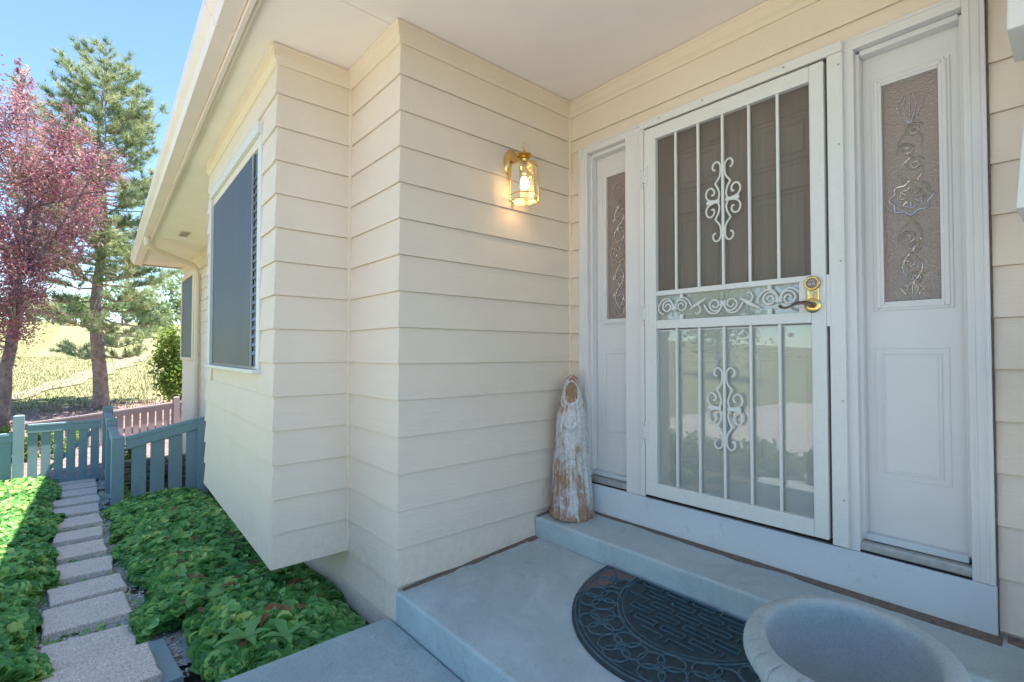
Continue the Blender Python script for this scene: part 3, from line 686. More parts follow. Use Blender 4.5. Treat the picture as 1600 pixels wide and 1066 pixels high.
# glass below, band glass, screen above
bx(OX0 - .01, OX1 + .01, -.046, -.042, zb1 - .01, zb2 - .012, 'glass', M['glass'], st, 0)
bx(OX0, OX1, -.047, -.041, zb2 - .012, zb2 - .006, 'glass_rail', M['iron'], st, 0)
bx(OX0 - .01, OX1 + .01, -.0455, -.0425, zb3 - .01, zb4 + .01, 'glass', M['glass'], st, 0)
bx(OX0 - .01, OX1 + .01, -.0445, -.043, zb5 - .01, zt + .01, 'insect_screen', M['screen'], st, 0)
# hinges
for z in (2.11, 1.355, .715):
    b = MB(); b.box(.578, .602, -.066, -.0615, z - .055, z + .055).box(.613, .636, -.0765, -.0715, z - .055, z + .055)
    b.tube([(.6075, -.074, z - .03), (.6075, -.074, z + .03)], .0065, 10); b.tube([(.6075, -.074, z - .006), (.6075, -.074, z + .006)], .0075, 10)
    for dz in (-.04, .0, .04):
        for xx, yy in ((.589, -.066), (.625, -.0765)): b.tube([(xx, yy, z + dz), (xx, yy - .002, z + dz)], .0035, 8)
    b.build('hinge', M['iron'], st, bevel=.0008, seg=1)
    MB().box(.6025, .6125, -.066, -.050, z - .034, z + .034).build('hinge_gap', M['black'], st)
    q = MB()
    for dz in (-.04, .0, .04):
        for xx, yy in ((.589, -.0681), (.625, -.0786)): q.tube([(xx, yy, z + dz), (xx, yy - .001, z + dz)], .0028, 8)
    q.build('screw', M['alu'], st)
for xx, zz in ((.95, 2.41), (1.33, 2.41), (.70, 2.41), (1.54, 2.33), (1.54, 1.52), (1.54, .95), (1.54, .55), (1.54, 2.0)):
    MB().tube([(xx, -.0615, zz), (xx, -.0645, zz)], .0045, 10).build('screw', M['alu'], st)

# scrollwork: smooth path through given points
def catmull(P, n=6):
    P = [Vector(p) for p in P]; out = []
    for i in range(len(P) - 1):
        p0 = P[max(i - 1, 0)]; p1 = P[i]; p2 = P[i + 1]; p3 = P[min(i + 2, len(P) - 1)]
        for k in range(n):
            u = k / n; out.append(.5 * ((2 * p1) + (-p0 + p2) * u + (2 * p0 - 5 * p1 + 4 * p2 - p3) * u * u + (-p0 + 3 * p1 - 3 * p2 + p3) * u ** 3))
    return out + [P[-1]]
def scroll(cx, cz, hs):
    b = MB(); yy = -.0645
    top = [(.036, .155), (.046, .158), (.050, .175), (.040, .192), (.024, .192), (.012, .175), (.010, .150), (.016, .118), (.038, .088)]
    mid = [(.038, .088), (.023, .060), (.017, .030), (.026, .002)]
    cur = [(.026, .004), (.050, .006), (.074, .016), (.085, .040), (.076, .066), (.056, .070), (.043, .054), (.046, .036), (.056, .036)]
    for sx_ in (1, -1):
        for sz in (1, -1):
            for path in (top, mid, cur):
                pts = catmull([(cx + sx_ * p[0], yy, cz + sz * p[1] * hs) for p in path], 5)
                b.tube(pts, .0048, 6)
        b.box(cx + sx_ * .048 - .032, cx + sx_ * .048 + .032, yy - .006, yy + .004, cz - .008, cz + .008)
        for zz in (-.155, .155): b.tube([(cx, yy, cz + zz * hs), (cx + sx_ * .013, yy, cz + zz * hs)], .006, 6)
    return b.build('scroll', M['iron'], st, smooth=True)
scroll(1.051, 1.882, 1.0); scroll(1.051, .878, 1.0)
# horizontal acanthus band
b = MB(); yy = -.060; zc = 1.383
def curl(x, z, r, a0, turns, sg):
    n = 20; return [(x + sg * r * (1 - .72 * i / n) * math.cos(a0 + turns * 6.283 * i / n), yy, z + r * (1 - .72 * i / n) * math.sin(a0 + turns * 6.283 * i / n)) for i in range(n + 1)]
for cx_, up in ((.785, -1), (1.045, 1), (1.300, -1)):
    for sg in (-1, 1):
        b.tube(curl(cx_ + sg * .040, zc - .003 * up, .036, math.pi * (1.0), 1.5 * up, sg), .0046, 6)
        b.tube(catmull([(cx_ + sg * .004, yy, zc), (cx_ + sg * .022, yy, zc - up * .038), (cx_ + sg * .052, yy, zc - up * .046), (cx_ + sg * .078, yy, zc - up * .030), (cx_ + sg * .096, yy, zc + up * .000)], 4), .0046, 6)
    b.tube([(cx_ - .012, yy, zc - .012), (cx_ + .012, yy, zc + .012)], .008, 6); b.tube([(cx_ - .012, yy, zc + .012), (cx_ + .012, yy, zc - .012)], .008, 6)
for x0, x1, s_ in ((.872, .962, 1), (1.128, 1.218, -1)):
    b.tube(catmull([(x0, yy, zc - .018 * s_), (x0 + .03, yy, zc + .002), (x0 + .05, yy, zc + .012 * s_), (x1, yy, zc + .034 * s_)], 5), [.003 + .008 * math.sin(math.pi * i / 15) for i in range(16)], 6, flat=.6)
    b.tube(catmull([(x0 + .04, yy, zc + .01 * s_), (x0 + .058, yy, zc - .02 * s_), (x0 + .045, yy, zc - .042 * s_), (x0 + .03, yy, zc - .038 * s_)], 4), .004, 6)
b.tube(catmull([(.690, yy, zc + .004), (.70, yy, zc - .022), (.722, yy, zc - .035)], 4), .0045, 6)
for x_, z0_, z1_ in ((.828, zb3, 1.342), (.828, 1.424, zb4), (1.262, zb3, 1.342), (1.262, 1.424, zb4)): b.box(x_ - .008, x_ + .008, yy - .006, yy + .006, z0_, z1_)
b.build('scroll_band', M['iron'], st, smooth=True)
# lockset
xl = 1.460 - .0
b = MB(); n = 24; ring = []
z0_, z1_, rr_ = 1.345, 1.437, .0285
def stad(r, y):
    out = []
    for i in range(n):
        a = 2 * math.pi * i / n; out.append((xl - .02 + r * math.cos(a), y, (z1_ if math.sin(a) >= 0 else z0_) + r * math.sin(a)))
    return out
b.rings([stad(rr_ * .86, -.071), stad(rr_ * .86, -.077), stad(rr_ * .78, -.0785)][::1]); lx = xl - .02
b.rings([[(lx + r * math.cos(a), y, z0_ + r * math.sin(a)) for a in np.linspace(0, 6.283, 25)[:-1]] for r, y in ((.0315, -.072), (.0315, -.078), (.026, -.082), (.012, -.084))])
b.rings([[(lx + r * math.cos(a), y, z1_ + r * math.sin(a)) for a in np.linspace(0, 6.283, 25)[:-1]] for r, y in ((.031, -.072), (.031, -.084), (.028, -.088), (.0215, -.088), (.021, -.084))])
b.build('handle_plate', M['brass'], st, smooth=True, angle=35)
b = MB(); b.rings([[(lx + r * math.cos(a), y, z1_ + r * math.sin(a)) for a in np.linspace(0, 6.283, 25)[:-1]] for r, y in ((.021, -.082), (.021, -.0865), (.018, -.0875))], 0)
for (dx, w_, h_) in ((-.010, .0016, .011), (-.003, .0016, .009), (.004, .0016, .009), (.010, .0016, .011)):
    b.box(lx + dx - w_, lx + dx + w_, -.0885, -.0873, z1_ - h_ / 2 - .003, z1_ + h_ / 2 - .003, 1)
b.tube([(lx + .0105 * math.cos(a), -.0878, z1_ + .006 + .005 * math.sin(a)) for a in np.linspace(.2, 2.94, 9)], .0012, 5, 1)
b.build('keypad_disc', [M['keypad'], M['keymark']], st, smooth=True, angle=30)
b = MB(); b.rings([[(lx + .004 + .0125 * math.cos(a), y, z0_ + .0125 * math.sin(a)) for a in np.linspace(0, 6.283, 17)[:-1]] for y in (-.08, -.112)])
b.tube(catmull([(lx + .006, -.108, z0_), (lx - .02, -.114, z0_ + .010), (lx - .05, -.116, z0_ + .008), (lx - .085, -.115, z0_ - .006), (lx - .108, -.114, z0_ - .004), (lx - .118, -.114, z0_ + .006)], 4),
       [.012, .0125, .012, .011, .010, .0085, .008, .0075, .007, .0065, .006, .006, .006, .006, .006, .0065, .007, .0075, .008, .008, .006], 10, flat=.7)
b.build('lever', M['bronze'], st, smooth=True)

# ------------------------------------------------------------------ lantern
lan = tag(empty('wall_lantern', (0, -.515, 2.24)), 'lit six-sided polished brass lantern on the cream siding left of the door', 'wall lamp')
LY, LX, = -.512, .118
def lam(b, name, mat, sm_=True, ang=35): 
    o = b.build(name, mat, lan, smooth=sm_, angle=ang); o.location = (-0, .515, -2.24); return o
b = MB(); # octagonal domed backplate
b.rings([[(x, -.515 + r * math.sin(a) * .062, 2.235 + r * math.cos(a) * .095) for a in [math.pi / 8 + i * math.pi / 4 for i in range(8)]] for r, x in ((1, .006), (1, .016), (.86, .022), (.6, .034), (.2, .040))])
lam(b, 'backplate', M['brass'], ang=20)
b = MB(); b.tube(catmull([(.03, -.515, 2.222), (.055, -.514, 2.215), (.075, -.513, 2.25), (.10, LY, 2.262), (LX, LY, 2.262)], 5), .0075, 10); lam(b, 'arm', M['brass'])
b = MB(); b.lathe([(.0, 2.315), (.004, 2.312), (.004, 2.300), (.0025, 2.296), (.009, 2.290), (.012, 2.283), (.018, 2.278), (.044, 2.268), (.047, 2.262), (.040, 2.256), (.028, 2.250), (.030, 2.245), (.022, 2.240), (.020, 2.226), (.030, 2.222)][::-1], (LX, LY, 0), 28)
lam(b, 'cap', M['brass'])
b = MB(); b.tube(catmull([(LX - .008, LY, 2.31), (LX - .012, LY, 2.325), (LX, LY, 2.338), (LX + .012, LY, 2.325), (LX + .008, LY, 2.31)], 4), .002, 6); lam(b, 'hanging_loop', M['brass'])
hexr = lambda r, z, ph=0: [(LX + r * math.cos(math.pi / 3 * i + ph), LY + r * math.sin(math.pi / 3 * i + ph), z) for i in range(6)]
RT_, RB_ = .078, .085; ZT, ZBm = 2.208, 2.000
b = MB(); b.rings([hexr(.028, 2.228), hexr(.062, 2.218), hexr(RT_ + .003, ZT + .002), hexr(RT_ + .003, ZT - .004), hexr(.04, ZT + .006)]); lam(b, 'roof', M['brass'], False)
fr = MB()
for r0, z0_f in ((RT_, ZT), (RB_, ZBm + .034), (RB_ - .004, ZBm)):
    P = hexr(r0, z0_f)
    for i in range(6): fr.tube([P[i], P[(i + 1) % 6]], .003, 6)
for i in range(6):
    fr.tube([hexr(RT_, ZT)[i], hexr(RB_, ZBm + .034)[i], hexr(RB_ - .004, ZBm)[i]], .0034, 6)
    p = Vector(hexr(RB_ - .004, ZBm)[i]); fr.lathe([(.0, -.008), (.0045, -.004), (.0045, .002), (0, .006)], p, 8)
lam(fr, 'frame', M['brass'])
for i in range(6):
    b = MB(); A, B_ = hexr(RT_ - .002, ZT - .002), hexr(RB_ - .002, ZBm + .036); C_, D_ = hexr(RT_ - .005, ZT - .002), hexr(RB_ - .005, ZBm + .036)
    j = (i + 1) % 6
    b.add([A[i], A[j], B_[j], B_[i], C_[i], C_[j], D_[j], D_[i]], [(0, 1, 2, 3), (7, 6, 5, 4), (0, 4, 5, 1), (1, 5, 6, 2), (2, 6, 7, 3), (3, 7, 4, 0)])
    lam(b, 'pane', M['lampglass'], False)
for i in range(6):
    b = MB(); A, B_ = hexr(RB_ - .002, ZBm + .031), hexr(RB_ - .006, ZBm + .002); C_, D_ = hexr(RB_ - .005, ZBm + .031), hexr(RB_ - .009, ZBm + .002); j = (i + 1) % 6
    b.add([A[i], A[j], B_[j], B_[i], C_[i], C_[j], D_[j], D_[i]], [(0, 1, 2, 3), (7, 6, 5, 4), (0, 4, 5, 1), (1, 5, 6, 2), (2, 6, 7, 3), (3, 7, 4, 0)])
    lam(b, 'pane', M['lampglass'], False)
b = MB(); b.lathe([(.010, .0), (.014, -.004), (.014, -.05), (.012, -.052)][::-1], (LX, LY, 2.21), 16); lam(b, 'socket', simple('socket_ivory', (.7, .65, .5), .5))
b = MB(); b.lathe([(.0, -.068), (.014, -.065), (.024, -.055), (.029, -.040), (.027, -.024), (.018, -.008), (.012, .006)], (LX, LY, 2.135), 20); lam(b, 'bulb', M['bulb'])
pl = bpy.data.lights.new('bulb_light', 'POINT'); pl.energy = .34; pl.color = (1, .66, .30); pl.shadow_soft_size = .03
po = bpy.data.objects.new('bulb_light', pl); COL.objects.link(po); po.parent = lan; po.location = (LX, .003, -.19)

# ------------------------------------------------------------------ statue
def statue():
    nz, na = 120, 120; hgt = .84
    zs_ = np.linspace(0, 1, nz)
    prof_z = [0, .02, .05, .14, .25, .45, .62, .74, .80, .86, .93, .97, 1.0]
    prof_r = [.143, .143, .134, .131, .124, .113, .103, .092, .080, .064, .050, .040, .012]
    rings_ = []; chalk = []
    E_ = lambda x: math.exp(-x * x)
    for z in zs_:
        r0 = float(np.interp(z, prof_z, prof_r)); ring = []
        body = 1 - float(sm(.66, .76, np.array(z)))
        for i in range(na):
            a = 2 * math.pi * i / na; d = (a + math.pi) % (2 * math.pi) - math.pi   # 0 is the front
            r = r0; k = 0
            fold = math.sin(8 * a + 2.2 * z + .6 + .5 * math.sin(5 * z)); r += body * .0050 * (1 - abs(fold)) * (.5 + .8 * (1 - z)) * 1.4 - .002 * body
            k += body * .5 * max(0, 1 - abs(fold) * 3)
            c_ = d + .06 - .14 * (.7 - z); h_ = E_(c_ / .055) * body * (1 if .05 < z < .68 else 0); r += .009 * h_; k += h_ * 1.0
            # hem opens into two splayed edges near the foot
            if z < .14:
                for e in (-1, 1): h_ = E_((c_ - e * (.14 - z) * 2.2) / .05); r += .007 * h_; k += .8 * h_
            r += .020 * E_((z - .66) / .055) * E_(d / .75)                                              # folded arms
            for e in (-1, 1):
                h_ = E_((z - .625 - abs(d) * .10) / .009) * E_(d / .65); r += .005 * h_; k += .5 * h_
                h_ = E_((d - e * (.40 + (.86 - z) * 1.1)) / .055) * (1 if .60 < z < .87 else 0); r += .008 * h_; k += .9 * h_
                h_ = E_((d - e * (.20 + (.80 - z) * .5)) / .045) * (1 if .66 < z < .80 else 0); r += .006 * h_; k += .7 * h_
            r += .010 * E_((z - .70) / .028) * E_(d / .17); k += .4 * E_((z - .70) / .028) * E_(d / .17)   # hands
            u = math.hypot(d / .80, (z - .875) / .080)
            h_ = E_((u - 1) / .13); r += .011 * h_; k += 1.0 * h_
            h_ = E_((u - 1.42) / .12) * (1 if z > .78 else 0); r += .006 * h_; k += .6 * h_
            if u < .88:
                k -= .55; r -= .010
                r += .016 * E_(d / .11) * E_((z - .880) / .020)
                r += .008 * E_(d / .5) * E_((z - .915) / .012)
                for e in (-1, 1): r -= .007 * E_((d - e * .28) / .12) * E_((z - .900) / .008); r += .004 * E_((d - e * .36) / .14) * E_((z - .872) / .014)
                r += .006 * E_(d / .2) * E_((z - .853) / .006) - .006 * E_(d / .22) * E_((z - .844) / .003) + .005 * E_(d / .18) * E_((z - .837) / .005)
                r += .008 * E_(d / .3) * E_((z - .820) / .010)
                k += .35 * E_(d / .08) * E_((z - .88) / .02) + .3 * E_(d / .2) * E_((z - .853) / .005)
            r += .005 * mnoise.noise(Vector((math.cos(a) * 2.2, math.sin(a) * 2.2, z * 6))) + .002 * mnoise.noise(Vector((math.cos(a) * 9, math.sin(a) * 9, z * 30)))
            ring.append((r * math.cos(a), r * .92 * math.sin(a), z * hgt)); chalk.append(k)
        rings_.append(ring)
    b = MB(); b.rings(rings_)
    o = b.build('statue', M['terracotta'], smooth=True, angle=100)
    at_ = o.data.attributes.new('chalk', 'FLOAT', 'POINT'); at_.data.foreach_set('value', np.array(chalk, np.float32))
    o.location = (.148, -.150, .1725); o.rotation_euler = (0, 0, math.radians(-50)); return o
tag(statue(), 'weathered terracotta statue of a hooded robed figure with flaking whitewash on the step', 'statue')

# ------------------------------------------------------------------ door mat
slope = math.atan2(.047, .917)
mat_loc = (1.105, -.340, .0475)
matE = tag(empty('doormat', mat_loc), 'half-round dark blue rubber doormat with moulded ring and basket-weave relief', 'doormat')
matE.rotation_euler = (slope, 0, 0)
am, bm_ = .545, .625
def half(k, z, n=48, inset=0):
    return [((am * k) * math.cos(a), -inset - ((bm_ * k)) * math.sin(a) , z) for a in np.linspace(0, math.pi, n)]
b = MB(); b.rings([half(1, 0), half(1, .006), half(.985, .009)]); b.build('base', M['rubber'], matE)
b = MB()
for k, r in ((.975, .004), (.945, .003), (.66, .005), (.625, .003)): b.tube([(p[0], min(p[1], -.006), .010) for p in half(k, 0)], r, 6, flat=1)
b.tube([(-am * .97, -.008, .010), (am * .97, -.008, .010)], .004, 6); b.build('border_ridge', M['worn'], matE, smooth=True)
b = MB()
K = 8
for i in range(K):
    a = math.pi * (i + .5) / K; k = .800; c0 = Vector((am * k * math.cos(a), -bm_ * k * math.sin(a), .0105))
    rr = .088; rot = a
    for q in range(4):   # four overlapping petals round a square
        cc = c0 + Vector((math.cos(rot + q * math.pi / 2), math.sin(rot + q * math.pi / 2), 0)) * rr * .58
        pts = [(cc.x + rr * (.46 + .12 * abs(math.cos(t_ - rot - q * 1.5708 + 1.5708))) * math.cos(t_) , cc.y + rr * (.46 + .12 * abs(math.cos(t_ - rot - q * 1.5708 + 1.5708))) * math.sin(t_), .0105) for t_ in np.linspace(0, 6.283, 17)]
        if all(p[1] < -.008 for p in pts): b.tube(pts, .0040, 5)
    sq = [c0 + Vector((math.cos(rot + math.pi / 4 + q * math.pi / 2), math.sin(rot + math.pi / 4 + q * math.pi / 2), 0)) * rr * .34 for q in range(5)]
    if all(p.y < -.008 for p in sq): b.tube(sq, .0040, 5)
b.build('ring_motif', M['worn'], matE, smooth=True)
b = MB(); stp = .062
for i in range(-7, 8):
    for j in range(0, 8):
        x = i * stp; y = -.03 - j * stp
        hor = (i + j) % 2 == 0
        for q in (-1, 1):
            if hor: p0, p1 = (x - stp * .78, y + q * .014), (x + stp * .78, y + q * .014)
            else: p0, p1 = (x + q * .014, y - stp * .22), (x + q * .014, y + stp * .22)
            ok = all((p[0] / (am * .60)) ** 2 + (p[1] / (bm_ * .60)) ** 2 < 1 and p[1] < -.012 for p in (p0, p1))
            if ok: b.box(min(p0[0], p1[0]) - .0022, max(p0[0], p1[0]) + .0022, min(p0[1], p1[1]) - .0022, max(p0[1], p1[1]) + .0022, .0085, .0150)
b.build('weave_relief', M['worn'], matE)

# ------------------------------------------------------------------ planter
PZ = .385; pc = (1.762, -.842)
pot = MB(); prof = [(.04, .03), (.13, .03), (.15, .05), (.12, .075), (.11, .10), (.16, .15), (.24, .22), (.272, .28), (.270, .30), (.285, .315), (.305, .330), (.312, .340), (.312, .352), (.307, .364), (.298, .373), (.286, .379), (.272, .383), (.258, .384), (.247, .381), (.240, .372), (.238, .355), (.234, .32), (.222, .27), (.198, .21), (.155, .155), (.10, .125), (.03, .115)]
n = 416; R = []
for r, z in prof:
    ring = []
    for i in range(n):
        a = 2 * math.pi * i / n; g = 1.0; dz = 0
        if r > .225 and z > .29:
            gr = (1 - abs(math.sin(a * 13 + (r - .3) * 16))) ** 14; wz = max(0, min(1, (r - .245) / .03))
            g = 1 - .022 * gr * wz; dz = -.008 * gr * wz + .0015 * mnoise.noise(Vector((r * 40, a * 9, z * 30)))
        ring.append((r * g * .80 * math.cos(a), r * g * .98 * math.sin(a), z + dz))
    R.append(ring)
pot.rings(R); o = pot.build('planter', M['pot'], smooth=True, angle=60)
o.location = (pc[0], pc[1], -.005); o.rotation_euler = (0, 0, math.radians(10)); tag(o, 'empty round cast-stone planter bowl with a gadrooned rim on the porch floor', 'planter')

# ------------------------------------------------------------------ white tiered post at the right edge
post = tag(empty('garden_ornament', (2.18, -.30, 0.17)), 'white tiered post with flared blocks at the far right edge beside the cream siding', 'ornament')
def tier(z0, z1, w0, w1):
    b = MB(); c = (2.18, -.30)
    sq = lambda w_, z: [(c[0] - w_, c[1] - w_, z), (c[0] + w_, c[1] - w_, z), (c[0] + w_, c[1] + w_, z), (c[0] - w_, c[1] + w_, z)]
    b.rings([sq(w0 * .8, z0), sq(w0, z0 + .002), sq(w1, z1)]); o = b.build('tier', M['iron'], post, bevel=.004); o.location = (-2.18, .30, -.17)
tier(2.06, 2.72, .125, .108); tier(1.55, 1.93, .115, .088); tier(.97, 1.20, .100, .086); tier(.19, .55, .10, .088)
o = MB().box(2.13, 2.23, -.35, -.25, .185, 2.72).build('core', M['iron'], post); o.location = (-2.18, .30, -.17)

# ------------------------------------------------------------------ stepping path
path = MB(); rr = []
for i in range(50):
    x = -.62 - i * (8.0 - .62) / 49
    wl = -2.70 + .05 * math.sin(i * 1.7); wr_ = -2.02 + .05 * math.sin(i * 2.3)
    if i > 30: wr_ = -2.05
    if x > -1.5: wr_ = -1.86
    rr.append([(x, wl, float(H(x, wl)) + .008), (x, (wl + wr_) / 2, float(H(x, -2.35)) + .020), (x, wr_, float(H(x, wr_)) + .008)])
path.rings(rr, cap=False, close=False)
path = path.build('path', M['gravel']); tag(path, kind='structure')
slabs = [(-.655, -2.33, .40, .42, 3, -.262), (-1.10, -2.35, .36, .38, -3, -.325), (-1.64, -2.35, .44, .38, 2, None), (-2.11, -2.345, .36, .37, 4, None), (-2.67, -2.36, .40, .33, -3, None), (-3.30, -2.375, .46, .31, 2, None), (-3.93, -2.39, .42, .34, -1, None),
         (-4.62, -2.41, .50, .38, 2, None), (-5.34, -2.42, .50, .40, 0, None), (-6.05, -2.42, .52, .44, 1, None), (-6.78, -2.43, .52, .44, -1, None), (-7.45, -2.43, .48, .46, 1, None), (-8.02, -2.43, .36, .46, 0, None)]
for i, (x, y, lx_, ly_, rot, zz) in enumerate(slabs):
    z = float(H(x, y)) + .055 if zz is None else zz
    b = MB(); nb = 5
    # slightly uneven outline
    out = []
    for s0, s1 in (((-1, -1), (1, -1)), ((1, -1), (1, 1)), ((1, 1), (-1, 1)), ((-1, 1), (-1, -1))):
        for k_ in range(nb): u = k_ / nb; out.append(((s0[0] + (s1[0] - s0[0]) * u) * lx_ / 2 + random.uniform(-.004, .004), (s0[1] + (s1[1] - s0[1]) * u) * ly_ / 2 + random.uniform(-.005, .005)))
    b.rings([[(p[0], p[1], -.075) for p in out], [(p[0], p[1], 0) for p in out]])
    o = b.build('paving_slab', M['paver'], path, bevel=.008, seg=2); o.location = (x, y, z); o.rotation_euler = (random.uniform(-.01, .01), -.0765 + random.uniform(-.01, .01), math.radians(rot))
# edging timber
MB().box(-.92, -.42, -.05, .05, -.03, .03).build('garden_edging', M['blue'], None, bevel=.003)
o = bpy.data.objects['garden_edging']; o.location = (-.02, -2.06, -.280); o.rotation_euler = (0, -.0765, math.radians(3)); tag(o, 'short blue-painted timber edging strip beside the nearest paving slab', 'garden edging')

# ------------------------------------------------------------------ fences
def post_mesh(h, s=.058, cap=True):
    b = MB(); b.box(-s, s, -s, s, 0, h - .035)
    sq = lambda w_, z: [(-w_, -w_, z), (w_, -w_, z), (w_, w_, z), (-w_, w_, z)]
    b.rings([sq(s, h - .035), sq(s, h - .012), sq(s * .55, h)]); return b
def put(b, name, mat, parent, loc, rz=0, bev=.004):
    o = b.build(name, mat, parent, bevel=bev, seg=2); o.location = loc; o.rotation_euler = (0, 0, rz); return o
# short raked panel from near post to the house
f1 = tag(empty('fence', (-5.1, -2.06, 0)), 'short blue-grey picket fence panel between the path post and the house wall', 'fence')
gz = lambda x, y: float(H(x, y))
P0 = (-5.1, -2.06, 0)
def rel(x, y, z, P): return (x - P[0], y - P[1], z - P[2])
put(post_mesh(1.0 - .10 + .02 + .05 + .01), 'post', M['blue'], f1, rel(-5.1, -2.065, -.80, P0)).scale = (1, 1, 1)
put(post_mesh(1.13), 'post', M['blue'], f1, rel(-5.1, -1.235, -.80, P0))
b = MB(); b.loft([(-.045, .065, .118), (.045, .065, .118), (.045, .065, .162), (-.045, .065, .162)], [(-.045, .77, .285), (.045, .77, .285), (.045, .77, .325), (-.045, .77, .325)]); put(b, 'cap_rail', M['blue'], f1, (0, 0, 0))
b = MB(); b.loft([(.024, .062, .02), (.046, .062, .02), (.046, .062, .116), (.024, .062, .116)], [(.024, .77, .19), (.046, .77, .19), (.046, .77, .283), (.024, .77, .283)]); put(b, 'rail', M['blue'], f1, (0, 0, 0))
b = MB(); b.box(-.03, .0, .06, .77, -.68, -.59); put(b, 'rail', M['blue'], f1, (0, 0, 0))
for i in range(4):
    y = .118 + i * .178; zt_ = .06 + .235 * (y - .06)
    b = MB(); b.loft([(.003, y, -.84), (.022, y, -.84), (.022, y, zt_ + .03), (.003, y, zt_ + .03)], [(.003, y + .140, -.84), (.022, y + .140, -.84), (.022, y + .140, zt_ + .06), (.003, y + .140, zt_ + .06)]); put(b, 'slat', M['blue'], f1, (0, 0, 0), 0, .002)
# run beside the path (seen end-on)
f2 = tag(empty('fence', (-6.6, -2.07, 0)), 'blue-grey fence run seen almost end-on, stepping back along the path to the gate', 'fence')
P0 = (-6.6, -2.07, 0)
put(post_mesh(1.04), 'post', M['blue'], f2, rel(-6.6, -2.07, -.80, P0)); put(post_mesh(1.22, .065), 'post', M['blue'], f2, rel(-8.12, -2.065, -.95, P0))
put(MB().box(-5.16 + 6.6, -6.54 + 6.6, -.045, .045, .10, .14), 'cap_rail', M['blue'], f2, (0, 0, 0)); put(MB().box(-6.66 + 6.6, -8.05 + 6.6, -.045, .045, .14, .18), 'cap_rail', M['blue'], f2, (0, 0, 0))
for x0, x1, z in ((-5.17, -6.53, .0), (-6.67, -8.04, .02)):
    n = 8
    for i in range(n):
        x = x0 + (x1 - x0) * (i + .5) / n; put(MB().box(-.068, .068, -.01, .01, -.78 - abs(x) * .012, z + .10), 'slat', M['blue'], f2, (x + 6.6, 0, 0), 0, .002)
    put(MB().box(x1 + 6.6, x0 + 6.6, -.03, -.011, z, z + .09), 'rail', M['blue'], f2, (0, 0, 0))
# gate
P0 = (-8.17, -2.15, 0); gate = tag(empty('gate', P0), 'closed blue-grey slatted garden gate at the end of the stepping path', 'gate')
put(MB().box(-.04, .04, -.84, .0, .030, .062), 'cap_rail', M['blue'], gate, (0, 0, 0))
put(MB().box(.012, .032, -.84, .0, -.07, .028), 'rail', M['blue'], gate, (0, 0, 0)); put(MB().box(.012, .034, -.84, .0, -.885, -.785), 'rail', M['blue'], gate, (0, 0, 0))
for i in range(6): put(MB().box(-.010, .010, -.835 + i * .143, -.835 + i * .143 + .108, -.92, .028), 'slat', M['blue'], gate, (0, 0, 0), 0, .002)
b = MB(); b.loft([(-.011, -.80, -.80), (-.03, -.80, -.80), (-.03, -.72, -.80), (-.011, -.72, -.80)], [(-.011, -.10, -.08), (-.03, -.10, -.08), (-.03, -.02, -.08), (-.011, -.02, -.08)]); put(b, 'brace', M['blue'], gate, (0, 0, 0))
# fence left of the gate
P0 = (-8.17, -3.08, 0); f3 = tag(empty('fence', P0), 'blue-grey fence running left from the gate with sunlit post tops', 'fence')
put(post_mesh(1.14, .06), 'post', M['blue'], f3, rel(-8.17, -3.085, -.93, P0)); put(post_mesh(1.10, .06), 'post', M['blue'], f3, rel(-8.17, -4.6, -.95, P0)); 
put(MB().box(-.045, .045, -1.45, -.065, -.09, -.05), 'cap_rail', M['blue'], f3, (0, 0, 0)); put(MB().box(.012, .032, -1.45, -.065, -.185, -.092), 'rail', M['blue'], f3, (0, 0, 0))
for i in range(9): put(MB().box(-.01, .01, -.20 - i * .152, -.075 - i * .152, -.93, -.09), 'slat', M['blue'], f3, (0, 0, 0), 0, .002)
# back boundary fence, weathered mauve
P0 = (-11.63, -1.8, 0); f4 = tag(empty('fence', P0), 'weathered mauve picket fence in sun along the back of the garden', 'fence')
ztop = lambda y: -.27 + .105 * (y + 3.2)
def raked(y0, y1, x0, x1, za, zb_): 
    b = MB(); b.loft([(x0, y0 - P0[1], ztop(y0) + za), (x1, y0 - P0[1], ztop(y0) + za), (x1, y0 - P0[1], ztop(y0) + zb_), (x0, y0 - P0[1], ztop(y0) + zb_)],
                     [(x0, y1 - P0[1], ztop(y1) + za), (x1, y1 - P0[1], ztop(y1) + za), (x1, y1 - P0[1], ztop(y1) + zb_), (x0, y1 - P0[1], ztop(y1) + zb_)]); return b
for ya, yb in ((-3.25, -2.0), (-1.99, -.75), (-.74, .5), (.51, 1.8)):
    put(raked(ya, yb, -.05, .05, -.04, 0), 'cap_rail', M['mauve'], f4, (0, 0, 0)); put(raked(ya, yb, .012, .034, -.14, -.042), 'rail', M['mauve'], f4, (0, 0, 0))
y = -3.2
while y < 1.8:
    put(raked(y, y + .115, -.009, .010, -.80, -.042), 'slat', M['mauve'], f4, (0, 0, 0), 0, .002); y += .140
for y in (-3.3, -.72, 1.8): put(post_mesh(.98), 'post', M['mauve'], f4, (0, y - P0[1], ztop(y) - .86))
# low corner of another fence at far left
P0 = (-11.7, -3.9, 0); f5 = tag(empty('fence', P0), 'low grey fence stub with a broad cap at the far left beyond the gate', 'fence')
put(MB().box(-.06, .06, -.9, .45, -.20, -.10), 'cap_rail', M['blue'], f5, (0, 0, 0)); put(MB().box(-.02, .02, -.9, .45, -.9, -.2), 'board', M['blue'], f5, (0, 0, 0))
